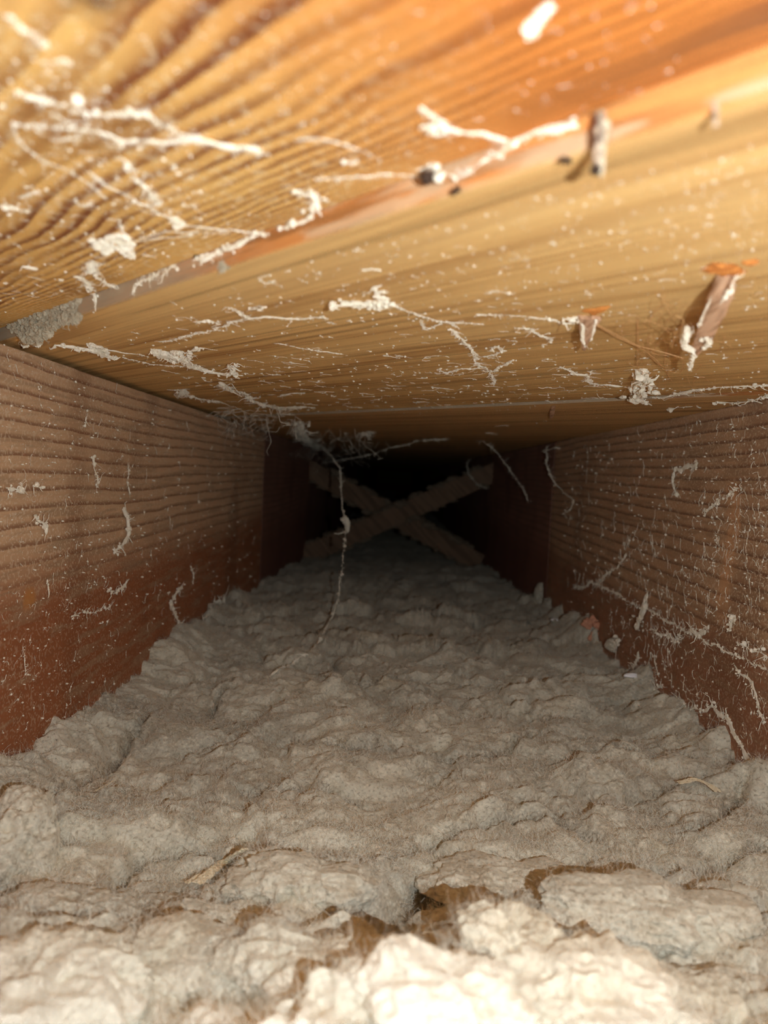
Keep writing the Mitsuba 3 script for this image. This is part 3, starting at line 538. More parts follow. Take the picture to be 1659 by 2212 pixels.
G1, G2, G3, G4 = 'dusty cobwebs on the nearest board', 'dusty cobwebs under the wide tan board', 'cobweb shreds on the ridged brown joist', 'cobweb shreds on the scuffed dark joist'
WEBS = [  # (surface, pixels, width in pixels, label, group)
 ('n', [(35, 187), (75, 203), (110, 207), (150, 225), (180, 237), (240, 240), (310, 232), (350, 255), (400, 282), (440, 297), (480, 305), (520, 307), (560, 315), (569, 332)], 10, 'longest thick white cobweb rope across the broad wavy grain, hooked at its end', G1),
 ('n', [(20, 260), (60, 262), (100, 263), (150, 270), (200, 280), (230, 290), (265, 308), (300, 300), (350, 303), (400, 300), (440, 303)], 7, 'broken white web line just below and joining the thick hooked rope', G1),
 ('n', [(20, 275), (60, 320), (90, 345), (130, 360), (165, 378), (205, 405), (232, 428)], 4, 'thin pale web slanting down beside the upper corner, ending above a white clot', G1),
 ('n', [(195, 370), (230, 395), (290, 430), (320, 440), (350, 460), (380, 480), (430, 490), (500, 495), (545, 500)], 5, 'long thin thread sagging past a white clot to the gunk on the board joint', G1),
 ('n', [(270, 340), (285, 360), (295, 385), (310, 405), (330, 420), (352, 436)], 9, 'short clotted web with small loops under the hooked rope', G1),
 ('n', [(625, 400), (645, 410), (665, 415), (685, 410), (693, 430), (690, 450), (680, 460), (660, 475), (630, 487), (600, 500), (570, 500), (545, 495)], 12, 'thick white web looping like a hook onto the board joint', G1),
 ('n', [(640, 300), (690, 297), (720, 302), (760, 314), (800, 330), (825, 345)], 4, 'fine straight web thread right of the hooked rope end', G1),
 ('n', [(680, 385), (710, 383), (760, 380), (830, 375), (900, 375), (940, 378)], 5, 'nearly level web line running to the nail stub on the joint', G1),
 ('n', [(910, 226), (930, 240), (948, 252), (962, 270), (1000, 282), (1050, 290), (1095, 300)], 7, 'forked pale web whose tail runs down to the gunk at the joint', G1),
 ('n', [(908, 262), (935, 262), (945, 285), (960, 272), (925, 272)], 8, 'small white clot beside the forked web', G1),
 ('n', [(0, 440), (20, 437), (40, 441), (70, 446)], 10, 'stubby white tuft at the very edge below the faint web', G1),
 ('n', [(45, 428), (60, 415), (85, 408)], 5, 'small frayed web above the stubby tuft', G1),
 ('n', [(190, 585), (200, 560), (212, 590), (225, 612), (245, 618)], 7, 'short V-shaped white web above the grey dusty corner', G1),
 ('n', [(160, 590), (178, 592), (190, 610), (187, 625)], 6, 'small dangling white fleck left of the V-shaped web', G1),
 ('n', [(110, 245), (150, 265), (190, 262), (160, 300), (110, 300)], 4, 'tangle of faint web threads between the two upper ropes', G1),
 ('n', [(165, 425), (170, 440), (200, 438)], 5, 'tiny bent web crumb on wavy grain', G1),
 ('n', [(50, 570), (65, 572), (82, 575)], 6, 'white crumb on the board near the grey corner', G1),
 ('n', [(300, 512), (370, 500), (430, 500), (500, 503)], 3, 'upper of two fine threads leaving the large white clot', G1),
 ('n', [(290, 520), (360, 513), (420, 506)], 3, 'lower of two fine threads leaving the large white clot', G1),
 ('n', [(265, 500), (262, 475), (230, 470)], 4, 'frayed thread standing up from the large white clot', G1),
 ('n', [(40, 30), (50, 55), (75, 70), (95, 105)], 8, 'blurred pale web beside the dark knot', G1),
 ('n', [(110, 130), (135, 125), (150, 140)], 6, 'pale web crumb under the dark knot', G1),
 ('n', [(745, 350), (765, 348), (778, 343)], 6, 'tiny white crumb between the level web line and the straight thread', G1),
 ('e', [(430, 560), (470, 545), (510, 530), (550, 508), (600, 495)], 10, 'white gunk along the joint left of the thick hooked web', G1),
 ('e', [(985, 372), (1020, 360), (1050, 350), (1080, 337), (1110, 322), (1150, 303), (1200, 285), (1250, 270)], 12, 'clotted white gunk lining the board joint beside the nail', G1),
 ('e', [(290, 625), (330, 600), (365, 585), (390, 570)], 7, 'dusty web line on the joint above the grey smear', G1),
 ('e', [(205, 620), (208, 640), (210, 672)], 8, 'white streak running down across the joint', G1),
 ('c', [(720, 648), (750, 650), (790, 655), (822, 658), (840, 650)], 14, 'ragged white web mat in the middle of the wide board', G2),
 ('c', [(800, 618), (808, 632), (835, 640)], 9, 'upright white tuft on the ragged web mat', G2),
 ('c', [(840, 655), (870, 665), (910, 680), (950, 690), (1000, 695), (1045, 700)], 5, 'stringy web trailing away from the ragged mat', G2),
 ('c', [(910, 690), (920, 710), (970, 695), (985, 705)], 4, 'loose web loop under the trailing string', G2),
 ('c', [(1028, 678), (1080, 678), (1130, 680), (1180, 685), (1215, 692), (1240, 698)], 5, 'straight white web running into the small splinter', G2),
 ('c', [(120, 735), (160, 740), (200, 752), (225, 765), (242, 768)], 12, 'pointed white web beside the grey dusty corner', G2),
 ('c', [(205, 745), (260, 760), (320, 768)], 4, 'thin thread trailing from the pointed web', G2),
 ('c', [(330, 755), (365, 762), (395, 768), (415, 782), (440, 795), (480, 798), (505, 780)], 12, 'large matted white web lying next to the pointed one', G2),
 ('c', [(400, 775), (415, 755), (440, 748)], 7, 'spur sticking up from the large matted web', G2),
 ('c', [(265, 770), (330, 785), (400, 790), (460, 802), (526, 810)], 4, 'long thread under the large matted web', G2),
 ('c', [(350, 738), (395, 725), (430, 717), (500, 695), (550, 683), (600, 683), (650, 687), (700, 678)], 5, 'long branching web climbing the wide board towards the ragged mat', G2),
 ('c', [(500, 660), (525, 672), (545, 685)], 6, 'short web stub meeting the long branching web', G2),
 ('c', [(540, 663), (565, 665), (580, 660)], 6, 'small white bar next to the short web stub', G2),
 ('c', [(418, 688), (445, 690), (478, 698)], 6, 'small white web left of the branching web', G2),
 ('c', [(600, 740), (650, 750), (690, 757), (740, 763)], 3, 'faint thread in the middle of the wide board', G2),
 ('c', [(970, 708), (1000, 730), (1018, 750), (1030, 785), (1060, 800), (1090, 785), (1112, 776)], 5, 'web shaped like a long hook below the trailing string', G2),
 ('c', [(955, 795), (965, 805), (1000, 795), (1032, 790)], 5, 'curly web left of the long hook', G2),
 ('c', [(1060, 798), (1065, 815), (1068, 832)], 4, 'short thread hanging from the long hook', G2),
 ('c', [(1060, 755), (1075, 745), (1085, 755), (1070, 762), (1045, 768)], 5, 'small web ring above the long hook', G2),
 ('c', [(1110, 705), (1150, 710), (1170, 722), (1192, 732)], 5, 'small web left of the small splinter tip', G2),
 ('c', [(1215, 790), (1235, 805), (1270, 805), (1265, 820), (1300, 830), (1345, 832)], 5, 'zigzag web between the small splinter and the grey tuft', G2),
 ('c', [(1380, 798), (1385, 815), (1372, 840), (1362, 850), (1382, 862)], 18, 'grey matted tuft of dust near the top of the scuffed joist', G2),
 ('c', [(1385, 860), (1420, 855), (1460, 850), (1500, 840), (1560, 833), (1620, 828), (1659, 825)], 6, 'upper dusty line running beside the scuffed joist', G2),
 ('c', [(1435, 878), (1460, 875), (1500, 872)], 10, 'short thick white bar below the upper dusty line', G2),
 ('c', [(1545, 862), (1590, 865), (1659, 845)], 10, 'clotted white bar at the edge of the scuffed joist', G2),
 ('c', [(470, 825), (500, 840), (530, 848), (545, 860), (600, 880), (640, 876), (680, 878)], 6, 'dim tangled web near the far end of the ridged joist', G2),
 ('c', [(380, 840), (395, 838), (400, 850), (440, 858), (475, 868)], 6, 'dim web with a curled head beside the dark gap', G2),
 ('c', [(600, 855), (625, 848), (660, 848)], 4, 'short dim thread over the tangled web', G2),
 ('c', [(560, 600), (575, 610), (590, 604)], 4, 'small curl on the tan board below the joint', G2),
 ('c', [(780, 582), (800, 580), (820, 583)], 5, 'small pale dash above the ragged mat', G2),
 ('c', [(1050, 630), (1075, 628), (1100, 630)], 5, 'small pale dash above the straight white web', G2),
 ('c', [(750, 900), (850, 888), (950, 884), (1060, 882), (1150, 872), (1240, 866)], 3, 'faint dusty line across the dim far part of the boards', G2),
 ('c', [(640, 905), (650, 912), (656, 930), (668, 950), (690, 966)], 9, 'thick pale web hanging where the boards grow dark', G2),
 ('c', [(770, 930), (785, 935), (800, 928)], 7, 'small pale web right of the thick hanging one', G2),
 ('l', [(200, 985), (201, 1010), (209, 1035), (210, 1062)], 7, 'upper dangling white shred on the ridged joist', G3),
 ('l', [(183, 900), (180, 915), (182, 925)], 5, 'tiny white shred high on the ridged joist', G3),
 ('l', [(68, 1105), (85, 1120), (93, 1138), (90, 1152)], 8, 'short bent white shred on the ridged joist', G3),
 ('l', [(262, 1097), (264, 1120), (274, 1145), (271, 1162), (258, 1178), (242, 1196)], 8, 'longest white shred with a bend on the ridged joist', G3),
 ('l', [(228, 1268), (240, 1275), (250, 1268), (268, 1255)], 8, 'small white crumb pair on the reddish joist face', G3),
 ('l', [(150, 1330), (180, 1322), (210, 1316), (238, 1307)], 5, 'feathery slanting web on the reddish joist face', G3),
 ('l', [(8, 1053), (30, 1048), (48, 1050)], 9, 'pale smear at the edge of the ridged joist', G3),
 ('l', [(62, 1052), (72, 1056), (82, 1060)], 10, 'round white fleck beside the pale smear', G3),
 ('l', [(388, 1268), (362, 1295), (362, 1310), (378, 1330), (388, 1360), (398, 1385), (408, 1405)], 6, 'bent web strand reaching down from joist to wool', G3),
 ('l', [(478, 1310), (455, 1312), (440, 1340), (425, 1370), (412, 1395)], 8, 'dusty web arch beside a dark hollow above the wool', G3),
 ('l', [(410, 1220), (416, 1240), (414, 1262)], 5, 'dim short thread above the bent strand', G3),
 ('l', [(148, 1560), (156, 1580), (150, 1605), (143, 1628)], 8, 'first prong of a wool curl on the lower reddish joist', G3),
 ('l', [(150, 1612), (168, 1592), (184, 1575), (186, 1558), (172, 1552)], 7, 'looped prong of a wool curl on the lower reddish joist', G3),
 ('l', [(100, 1250), (104, 1275), (102, 1290)], 4, 'small upright thread left of the crumb pair', G3),
 ('l', [(47, 1395), (50, 1425), (54, 1455)], 4, 'faint upright thread low at the edge of the reddish joist', G3),
 ('l', [(275, 1000), (276, 1040), (278, 1070)], 4, 'thin upright shred right of the upper dangling one', G3),
 ('r', [(1512, 1005), (1490, 1008), (1465, 1020), (1457, 1040), (1466, 1065)], 6, 'curved loop of web on the scuffed joist under its top edge', G4),
 ('r', [(1608, 1055), (1590, 1072), (1565, 1078), (1545, 1095), (1525, 1118)], 7, 'feathery web branch left of the pale scuff', G4),
 ('r', [(1358, 1195), (1352, 1212), (1325, 1232), (1292, 1255), (1272, 1265), (1240, 1266)], 5, 'slanting web that meets the long straight thread', G4),
 ('r', [(1290, 1262), (1350, 1292), (1400, 1318), (1450, 1345), (1480, 1363), (1560, 1405), (1659, 1452)], 4, 'long straight thread running down the scuffed joist', G4),
 ('r', [(1402, 1285), (1396, 1305), (1398, 1320), (1390, 1345), (1382, 1362)], 13, 'thick clot of web hanging on the long straight thread', G4),
 ('r', [(1410, 1355), (1428, 1370), (1458, 1382), (1470, 1385), (1477, 1352)], 6, 'zigzag web below the long straight thread', G4),
 ('r', [(1498, 1352), (1515, 1362), (1528, 1370), (1537, 1350)], 9, 'white forked tuft above the long straight thread', G4),
 ('r', [(1578, 1345), (1588, 1340)], 14, 'small white triangle tuft right of the forked tuft', G4),
 ('r', [(1600, 1382), (1620, 1396), (1640, 1408), (1659, 1425)], 9, 'dusty white web near the edge above the long thread', G4),
 ('r', [(1455, 1535), (1480, 1521), (1510, 1519), (1545, 1537), (1575, 1562), (1605, 1605), (1630, 1645), (1655, 1690)], 9, 'long arch of dusty web rising from the wool and falling along the scuffed joist', G4),
 ('r', [(1432, 1482), (1415, 1498), (1412, 1515), (1425, 1538)], 9, 'C-shaped wool wisp above the round clump', G4),
 ('r', [(1460, 1528), (1462, 1550), (1472, 1580), (1485, 1610)], 12, 'wool spur at the foot of the long arch', G4),
 ('r', [(1385, 1408), (1375, 1430), (1368, 1452)], 6, 'web wisp standing over the white chip', G4),
 ('r', [(1418, 1408), (1422, 1435), (1428, 1462)], 5, 'upright wisp right of the white chip', G4),
 ('r', [(1592, 1435), (1612, 1455), (1632, 1470), (1645, 1510), (1656, 1560)], 8, 'branching web falling at the edge below the long thread', G4),
 ('r', [(1563, 1632), (1570, 1670), (1582, 1705), (1592, 1740)], 7, 'pale strand beside the wool under the long arch', G4),
 ('r', [(1608, 1675), (1618, 1700), (1625, 1735)], 7, 'pale strand right of the one under the long arch', G4),
 ('r', [(1640, 1680), (1645, 1710), (1642, 1735)], 5, 'thick pale strand at the lowest corner of the scuffed joist', G4),
 ('r', [(1330, 1400), (1345, 1385), (1340, 1390)], 10, 'grey puff on the dark joist below the thick clot', G4),
]
for k, (sf, pts, w, lab, grp) in enumerate(WEBS):
    P3 = [at(x, y, sf) for x, y in pts]
    m = float(np.mean([p[1] for p in P3])) / F
    fine = w <= 5
    mb = web_mesh(P3, NORMAL[sf], w * m * (1.15 if fine else 1.3), 500 + k, fuzz=.55 if fine else .9, lump=.7 if fine else 1.0, jit=.8, hair=min(1, 7 / w))
    add('cobweb', mb.mesh(), 'web', label=lab, cat='cobweb', group=grp)
def web_patch(sf, poly, lab, grp, size=7, mat='web', name='dust_tuft', cat='dust tuft', dens=1.0):
    add(name, patch_mesh(poly, NORMAL[sf], sf, 900 + len(scene), dens, size).mesh(), mat, label=lab, cat=cat, group=grp)
web_patch('n', [(188, 512), (215, 515), (238, 505), (262, 502), (288, 518), (294, 540), (283, 557), (268, 548), (255, 532), (226, 546), (205, 530)], 'large white clot of dust shaped like a bat on the nearest board', 'white dust clots overhead', 7)
web_patch('n', [(368, 470), (385, 466), (398, 480), (388, 492), (372, 487)], 'small white clot on the long sagging thread', 'white dust clots overhead', 5)
web_patch('n', [(160, 205), (175, 207), (182, 215), (172, 228), (158, 222)], 'blurred white tuft on the hooked rope', 'white dust clots overhead', 5)
web_patch('n', [(1130, 60), (1140, 46), (1160, 25), (1185, 6), (1196, 14), (1172, 40), (1156, 74), (1138, 84)], 'white comma-shaped tuft near the upper edge on orange wood', 'white dust clots overhead', 5)
web_patch('c', [(720, 640), (740, 648), (790, 650), (830, 640), (845, 655), (820, 668), (780, 662), (750, 656)], 'frayed white centre of the ragged web mat', 'white dust clots overhead', 5)
web_patch('c', [(328, 752), (360, 757), (390, 755), (412, 770), (420, 790), (390, 782), (360, 775), (340, 768)], 'dense white patch in the large matted web', 'white dust clots overhead', 6)
web_patch('c', [(185, 738), (215, 742), (232, 755), (240, 768), (220, 768), (200, 755)], 'dense white end of the pointed web', 'white dust clots overhead', 5)
web_patch('c', [(1370, 800), (1395, 795), (1395, 825), (1380, 850), (1360, 855), (1368, 825)], 'grey fluff ball at the bend near the top of the scuffed joist', 'white dust clots overhead', 7)
web_patch('e', [(20, 680), (60, 668), (110, 655), (180, 640), (175, 690), (120, 712), (95, 735), (70, 742), (30, 715)], 'grey dust packed into the corner where the board joint meets the ridged joist', None, 8, 'grey_dust', dens=1.6)
web_patch('c', [(52, 725), (80, 722), (90, 738), (70, 747), (52, 740)], 'round pale dust ball on top of the ridged joist', None, 8, 'web')
web_patch('e', [(465, 575), (485, 568), (496, 580), (478, 588)], 'grey dust scab on the joint edge', None, 5, 'grey_dust')

# free hanging threads
def hang(pts, w, lab, rest=(), cat='cobweb', mat='web', name='cobweb_strand', lump=.5, grp=None, fuzz=.3):
    P3 = np.array([at(x, y, d) for x, y, d in pts] + [on_wool(x, y) + [0, -.001, .002] for x, y in rest]); m = float(np.mean(P3[:, 1])) / F
    mb = web_mesh(P3, (0, -1, 0), w * m, 1300 + len(scene), fuzz, lump, .5)
    add(name, mb.mesh(), mat, label=lab, cat=cat, group=grp)
zt = lambda px, py: at(px, py, 'c')[1]
hang([(690, 962, zt(690, 962)), (716, 985, .95), (732, 1010, .90), (737, 1060, .86), (740, 1100, .82), (745, 1125, .80), (744, 1160, .78), (742, 1200, .75), (738, 1240, .73), (728, 1295, .71), (715, 1335, .69)], 6, 'long dark-edged strand hanging from the boards and curving down onto the wool', rest=[(692, 1385), (665, 1420), (635, 1438), (600, 1450), (585, 1462)])
hang([(746, 1115, .80), (750, 1130, .80), (747, 1150, .80)], 12, 'small pale clot caught on the long hanging strand', lump=1)
hang([(700, 1000, zt(690, 965)), (790, 985, .98), (860, 965, 1.0), (905, 952, .95), (960, 948, .93), (1010, 945, .95), (1045, 955, .95), (1080, 985, .96), (1105, 1020, .97), (1130, 1055, .98), (1142, 1085, .98)], 4, 'long dim strand drooping across the cavity under the boards')
hang([(1180, 965, .86), (1182, 1000, .85), (1195, 1040, .84), (1215, 1062, .83), (1236, 1078, at(1236, 1078, 'r')[1])], 5, 'strand hanging at the joint of the scuffed joist')
hang([(1170, 975, .9), (1200, 968, .86), (1235, 970, .84), (1240, 955, .82)], 5, 'tangled wisp in the corner above the hanging strand')
hang([(1008, 1000, 1.33), (1010, 1022, 1.34), (1028, 1048, 1.35), (1052, 1056, 1.36)], 5, 'thread dangling in front of the raised end of the front brace')
hang([(1240, 1080, at(1240, 1080, 'r')[1]), (1232, 1100, at(1232, 1100, 'r')[1]), (1215, 1110, at(1215, 1110, 'r')[1])], 6, 'small clot under the strand at the joist joint')
hr = np.random.default_rng(5)
mb = MB()
for k in range(42):
    a, b = hr.uniform(660, 800), hr.uniform(925, 985); d0 = min(zt(a, max(min(b, 970), 930)) * hr.uniform(.8, .98), 1.15)
    q_ = [at(a, b, d0)]
    for i in range(7): q_.append(q_[-1] + hr.normal(0, .006, 3) + [.0, 0, -.0012])
    mb.tube(np.array(q_), .00015, 3)
add('cobweb_tangle', mb.mesh(), 'web', label='dim tangle of fine web threads hanging at the dark end of the boards', cat='cobweb', kind='stuff')
mb = MB()
for k in range(60):
    a, b = hr.uniform(470, 640), hr.uniform(880, 935); d0 = zt(a, b) * hr.uniform(.9, .99)
    d0 = min(d0, (XL + .004) / ray(a, b)[0] if ray(a, b)[0] < 0 else d0)
    q_ = [at(a, b, d0)]
    for i in range(6): q_.append(q_[-1] + hr.normal(0, .005, 3))
    q_ = np.array(q_); q_[:, 0] = np.maximum(q_[:, 0], XL + .001); q_[:, 2] = np.minimum(q_[:, 2], ZC - .002)
    mb.tube(q_, .00018, 3)
add('cobweb_tangle', mb.mesh(), 'web', label='grey gauzy web tangle in the far corner over the ridged joist', cat='cobweb', kind='stuff')

# dust specks and fine threads that nobody could count
def specks(where, lab, parts, seed, mat='web'):
    """One object of specks and thread ends on a surface; parts: (count, pixel outline, largest, share of threads, thread length)."""
    from shapely.geometry import Point
    r = np.random.default_rng(seed); mb = MB(); N = np.array(NORMAL[where], float)
    for n, area, smax, thread, lenpx in parts:
        pg = Polygon(area); x0, y0, x1, y1 = pg.bounds; k = 0
        while k < n:
            a, b = r.uniform(x0, x1), r.uniform(y0, y1)
            if not pg.contains(Point(a, b)): continue
            k += 1; c = at(a, b, where); m = c[1] / F
            if r.random() < thread:
                l = r.uniform(*lenpx) * m; dd = r.normal(0, 1, 3); dd -= N * (dd @ N); dd /= np.linalg.norm(dd)
                q_ = [c + N * .0003]
                for i in range(6):
                    dd = dd + r.normal(0, .55, 3); dd -= N * (dd @ N); dd /= np.linalg.norm(dd); q_.append(q_[-1] + dd * l / 6 + N * r.normal(0, .02) * l)
                mb.tube(np.array(q_), r.uniform(.35, .8) * m * np.linspace(1, .5, 7), 3)
                if r.random() < .4: mb.blob(q_[3], r.uniform(1, 2.4) * m, 1, .5, 1.7, int(r.integers(1e4)))
            else:
                s = np.exp(r.uniform(math.log(.8), math.log(smax))) * m
                mb.blob(c + N * s * .3, s * np.array([r.uniform(.6, 1.6), r.uniform(.6, 1.6), .7]), 0 if s < 1.6 * m else 1, .5, 1.7, int(r.integers(1e4)))
    add('dust_specks', mb.mesh(), mat, label=lab, cat='dust', kind='stuff')
specks('n', 'pale dust specks and thread ends on the nearest board', [(330, [(0, 0), (1500, 0), (1500, 180), (1100, 290), (0, 680)], 2.2, .3, (8, 34)), (320, [(0, 100), (420, 250), (450, 520), (200, 620), (0, 660)], 4.5, .4, (8, 44))], 1)
specks('c', 'pale dust specks and web threads under the wide tan board', [(1200, [(140, 735), (700, 545), (1659, 300), (1659, 850), (1300, 920), (700, 950), (500, 880)], 2.4, .30, (8, 34)), (420, [(330, 790), (700, 760), (1400, 780), (1500, 850), (1250, 925), (700, 950), (560, 910)], 2.6, .8, (12, 60))], 3)
specks('l', 'pale specks on the ridged brown joist', [(900, [(0, 740), (560, 960), (560, 1250), (400, 1400), (0, 1660)], 2.4, .3, (8, 34))], 5)
specks('r', 'pale specks and curly web threads on the scuffed dark joist', [(900, [(1220, 970), (1659, 880), (1659, 1740), (1450, 1560), (1220, 1300)], 2.2, .5, (10, 40)), (380, [(1330, 1150), (1659, 1040), (1659, 1720), (1460, 1530), (1330, 1380)], 2.2, .85, (14, 56))], 6)

# ---------------------------------------------------------------- splinters, nails, scars
def scar(poly, lab, seed):
    """Fresh torn wood: a shallow ragged flake under the board."""
    r = np.random.default_rng(seed); P = [at(x, y, 'c') for x, y in poly]; c = np.mean(P, 0)
    ring = []
    for a, b in zip(P, P[1:] + P[:1]):
        for t in (0, .33, .66): ring.append(a + (b - a) * t + r.normal(0, .00022, 3) * [1, 1, 0])
    ring = np.array(ring); inner = c + (ring - c) * .7; inner[:, 2] = ZC - .0007 + r.normal(0, .00018, len(ring)); n = len(ring)
    ring[:, 2] = ZC - .0001
    mid = np.array([[c[0], c[1], ZC - .0009]])
    i = np.arange(n); j = (i + 1) % n
    f = np.vstack([np.stack([i, j, n + j], 1), np.stack([i, n + j, n + i], 1), np.stack([n + i, n + j, np.full(n, 2 * n)], 1)])
    m = trimesh.Trimesh(np.vstack([ring, inner, mid]), f, process=False)
    add('torn_patch', m, 'torn_wood', 'ceiling__board_001', label=lab)
scar([(1512, 582), (1540, 566), (1590, 570), (1615, 586), (1590, 592), (1550, 592)], 'orange patch of freshly torn wood', 1)
scar([(1600, 565), (1632, 558), (1640, 563), (1612, 570)], 'small orange torn flake', 2)
scar([(1250, 672), (1280, 664), (1318, 659), (1312, 668), (1285, 677)], 'orange patch of torn wood beside the small splinter', 3)
def splinter(name, sections, lab, mat, seed, key=None, part='shard', amp=.14):
    """Loft through (centre, half width vector, half thickness) sections."""
    key = key or thing(name, lab, 'splinter'); r = np.random.default_rng(seed); V = []; K = 10
    C = np.array([s[0] for s in sections]); Wd = np.array([s[1] for s in sections]); Tk = np.array([s[2] for s in sections])
    n = 22; u = np.linspace(0, len(sections) - 1, n); ii = np.arange(len(sections))
    C, Wd = [np.stack([np.interp(u, ii, A[:, k]) for k in range(3)], 1) for A in (C, Wd)]; Tk = np.interp(u, ii, Tk)
    for a in range(n):
        d = C[min(a + 1, n - 1)] - C[max(a - 1, 0)]; d /= np.linalg.norm(d); w = Wd[a]; tn = np.cross(d, w / np.linalg.norm(w))
        th = np.arange(K) / K * 2 * np.pi
        k = 1 + amp * mnoise(np.stack([np.cos(th) * 2, np.sin(th) * 2, np.full(K, a * .35)], 1), seed) + amp * .6 * mnoise(np.stack([np.cos(th) * 5, np.sin(th) * 5, np.full(K, a * .9)], 1), seed + 1)
        V.append(C[a] + np.outer(np.sign(np.cos(th)) * np.abs(np.cos(th)) ** .6 * k, w) + np.outer(np.sign(np.sin(th)) * np.abs(np.sin(th)) ** .6 * k * Tk[a], tn))
    V = np.vstack(V); i, j = np.meshgrid(np.arange(n - 1), np.arange(K), indexing='ij'); i, j = i.ravel(), j.ravel(); k = (j + 1) % K
    f = np.stack([i * K + j, i * K + k, (i + 1) * K + k, (i + 1) * K + j], 1)
    cap = np.array([(0, a, a + 1) for a in range(1, K - 1)])
    m = trimesh.Trimesh(V, np.vstack([f[:, [0, 1, 2]], f[:, [0, 2, 3]], cap, cap[:, ::-1] + (n - 1) * K]), process=False); m.fix_normals()
    add(part, m, mat, key, smooth=40)
    return key
def sec(px, py, dy, wpx, tpx, slant=0.0):
    """Section centred on the pixel, dy metres nearer than the ceiling there."""
    y = at(px, py, 'c')[1] - dy; c = at(px, py, y); m = y / F
    return (c, np.array([1, 0, slant]) * wpx / 2 * m, tpx / 2 * m)
SP = splinter('wood_splinter', [sec(1572, 592, 0, 40, 16), sec(1558, 640, .012, 52, 18), sec(1535, 690, .022, 44, 16), sec(1518, 735, .031, 40, 14), sec(1500, 765, .038, 16, 8)],
              'large greyish splinter of wood hanging from the torn orange patch', 'splinter_wood', 5)
def on_splinter(pts, w, seed, lab, key):
    P3 = np.array([at(x, y, at(x, y, 'c')[1] - dy) for x, y, dy in pts]); m = P3[:, 1].mean() / F
    add('dust_tuft', web_mesh(P3, (0, -1, 0), w * m, seed, .9, 1.2, .7).mesh(), 'web', key, label=lab)
on_splinter([(1586, 598, .006), (1578, 625, .012), (1560, 650, .018)], 14, 1, 'white dust at the root', SP)
on_splinter([(1535, 645, .016), (1522, 670, .022), (1508, 705, .028)], 7, 2, 'white dust along the edge', SP)
on_splinter([(1475, 745, .03), (1470, 730, .03), (1482, 715, .03), (1478, 745, .032), (1500, 750, .035), (1492, 775, .038), (1486, 800, .036)], 13, 3, 'ragged white dust at the tip', SP)
on_splinter([(1512, 735, .036), (1525, 728, .034), (1530, 735, .034), (1518, 748, .036)], 18, 4, 'white clot near the tip', SP)
S2 = splinter('wood_splinter', [sec(1275, 682, 0, 50, 20), sec(1270, 705, .007, 36, 16), sec(1264, 730, .013, 22, 12), sec(1262, 755, .018, 8, 5)],
              'small dust-covered splinter hanging beside the smaller orange patch', 'splinter_wood', 8)
on_splinter([(1215, 690, .002), (1245, 694, .006), (1258, 705, .01), (1258, 730, .015), (1262, 750, .02)], 12, 5, 'white dust over the front', S2)
on_splinter([(1288, 690, .006), (1282, 712, .012), (1276, 735, .016)], 8, 6, 'dust on the far edge', S2)
S3 = splinter('wood_splinter', [sec(1197, 868, 0, 8, 6), sec(1195, 880, .012, 11, 8), sec(1192, 892, .022, 12, 8), sec(1190, 902, .03, 6, 4)],
              'tiny pale splinter hanging low between the boards and the scuffed joist', 'splinter_wood', 9)
def nail(p0, d, length, rad, lab, seed, tip='dark_rust', name='nail', cat='nail', body='rust'):
    key = thing(name, lab, cat); d = np.array(d, float); d /= np.linalg.norm(d); r = np.random.default_rng(seed)
    n = 16; t = np.linspace(-.001, length, n); pts = np.array(p0) + np.outer(t, d)
    mb = MB(); R = rad * (1 + .18 * mnoise(np.stack([t * 900, 0 * t + seed, 0 * t], 1))); R[-3:] *= [.9, .8, .6]
    mb.tube(pts, R, 10); add('shank', mb.mesh(), body, key, smooth=40)
    mb = MB(); mb.blob(pts[-2] + d * rad * .2, rad * 1.02, 2, .3, 1.5, seed); add('tip', mb.mesh(), tip, key, smooth=True, label='dark rusted tip')
    return key
p = at(1308, 268, 'e'); p[:2] -= .0016 * R2
NK = nail(p, (-.03, -.03, -1), .0078, .00085, 'bent rusty nail point hanging down in front of the orange board edge', 3)
mb = MB(); mb.blob(p + [.0006, -.0004, -.0009], (.0009, .0008, .0007), 2, .4, 1.6, 4); [mb.blob(p + [.0006, -.0004, -.0016 - .0012 * i], (.0004, .0004, .0008), 1, .4, 1.6, 9 + i) for i in range(6)]; add('dust_tuft', mb.mesh(), 'grey_dust', NK, smooth=True, label='grey dust clinging to the nail')
p = at(943, 372, 'e'); p[:2] -= .0014 * R2
NK = nail(p, (-.3, -.5, -.7), .0026, .0012, 'short dark nail stub poking out of the joint under white gunk', 6)
mb = MB(); [mb.blob(at(a, b, 'e') + np.array([-1, -1, 0]) * .0022 * R2, s * 8.6e-5, 2, .5, 1.6, i) for i, (a, b, s) in enumerate([(930, 366, 9), (945, 367, 8), (960, 370, 8), (965, 392, 9), (920, 372, 6), (972, 386, 6)])]
add('dust_tuft', mb.mesh(), 'web', NK, smooth=True, label='white dust over the stub')
p = at(1545, 238, 'c'); nail(p, (0, -.2, -1), .0022, .0004, 'small pale nail point on the tan board right of the rusty nail', 12, tip='rust', body='rust')
p = at(432, 553, 'e'); nail(p, (-.7, -.7, -.1), .0009, .0009, 'tiny black nail tip in the joint of the reddish board edge', 15, body='dark_rust')
p = at(990, 408, 'e'); nail(p, (-.4, -.6, -.5), .0018, .0006, 'dark brad tip below the nail stub', 16, body='dark_rust')
p = at(1224, 347, 'e'); nail(p, (-.5, -.6, -.2), .0012, .0005, 'tiny dark brad at the lower edge of the orange band', 17, body='dark_rust')

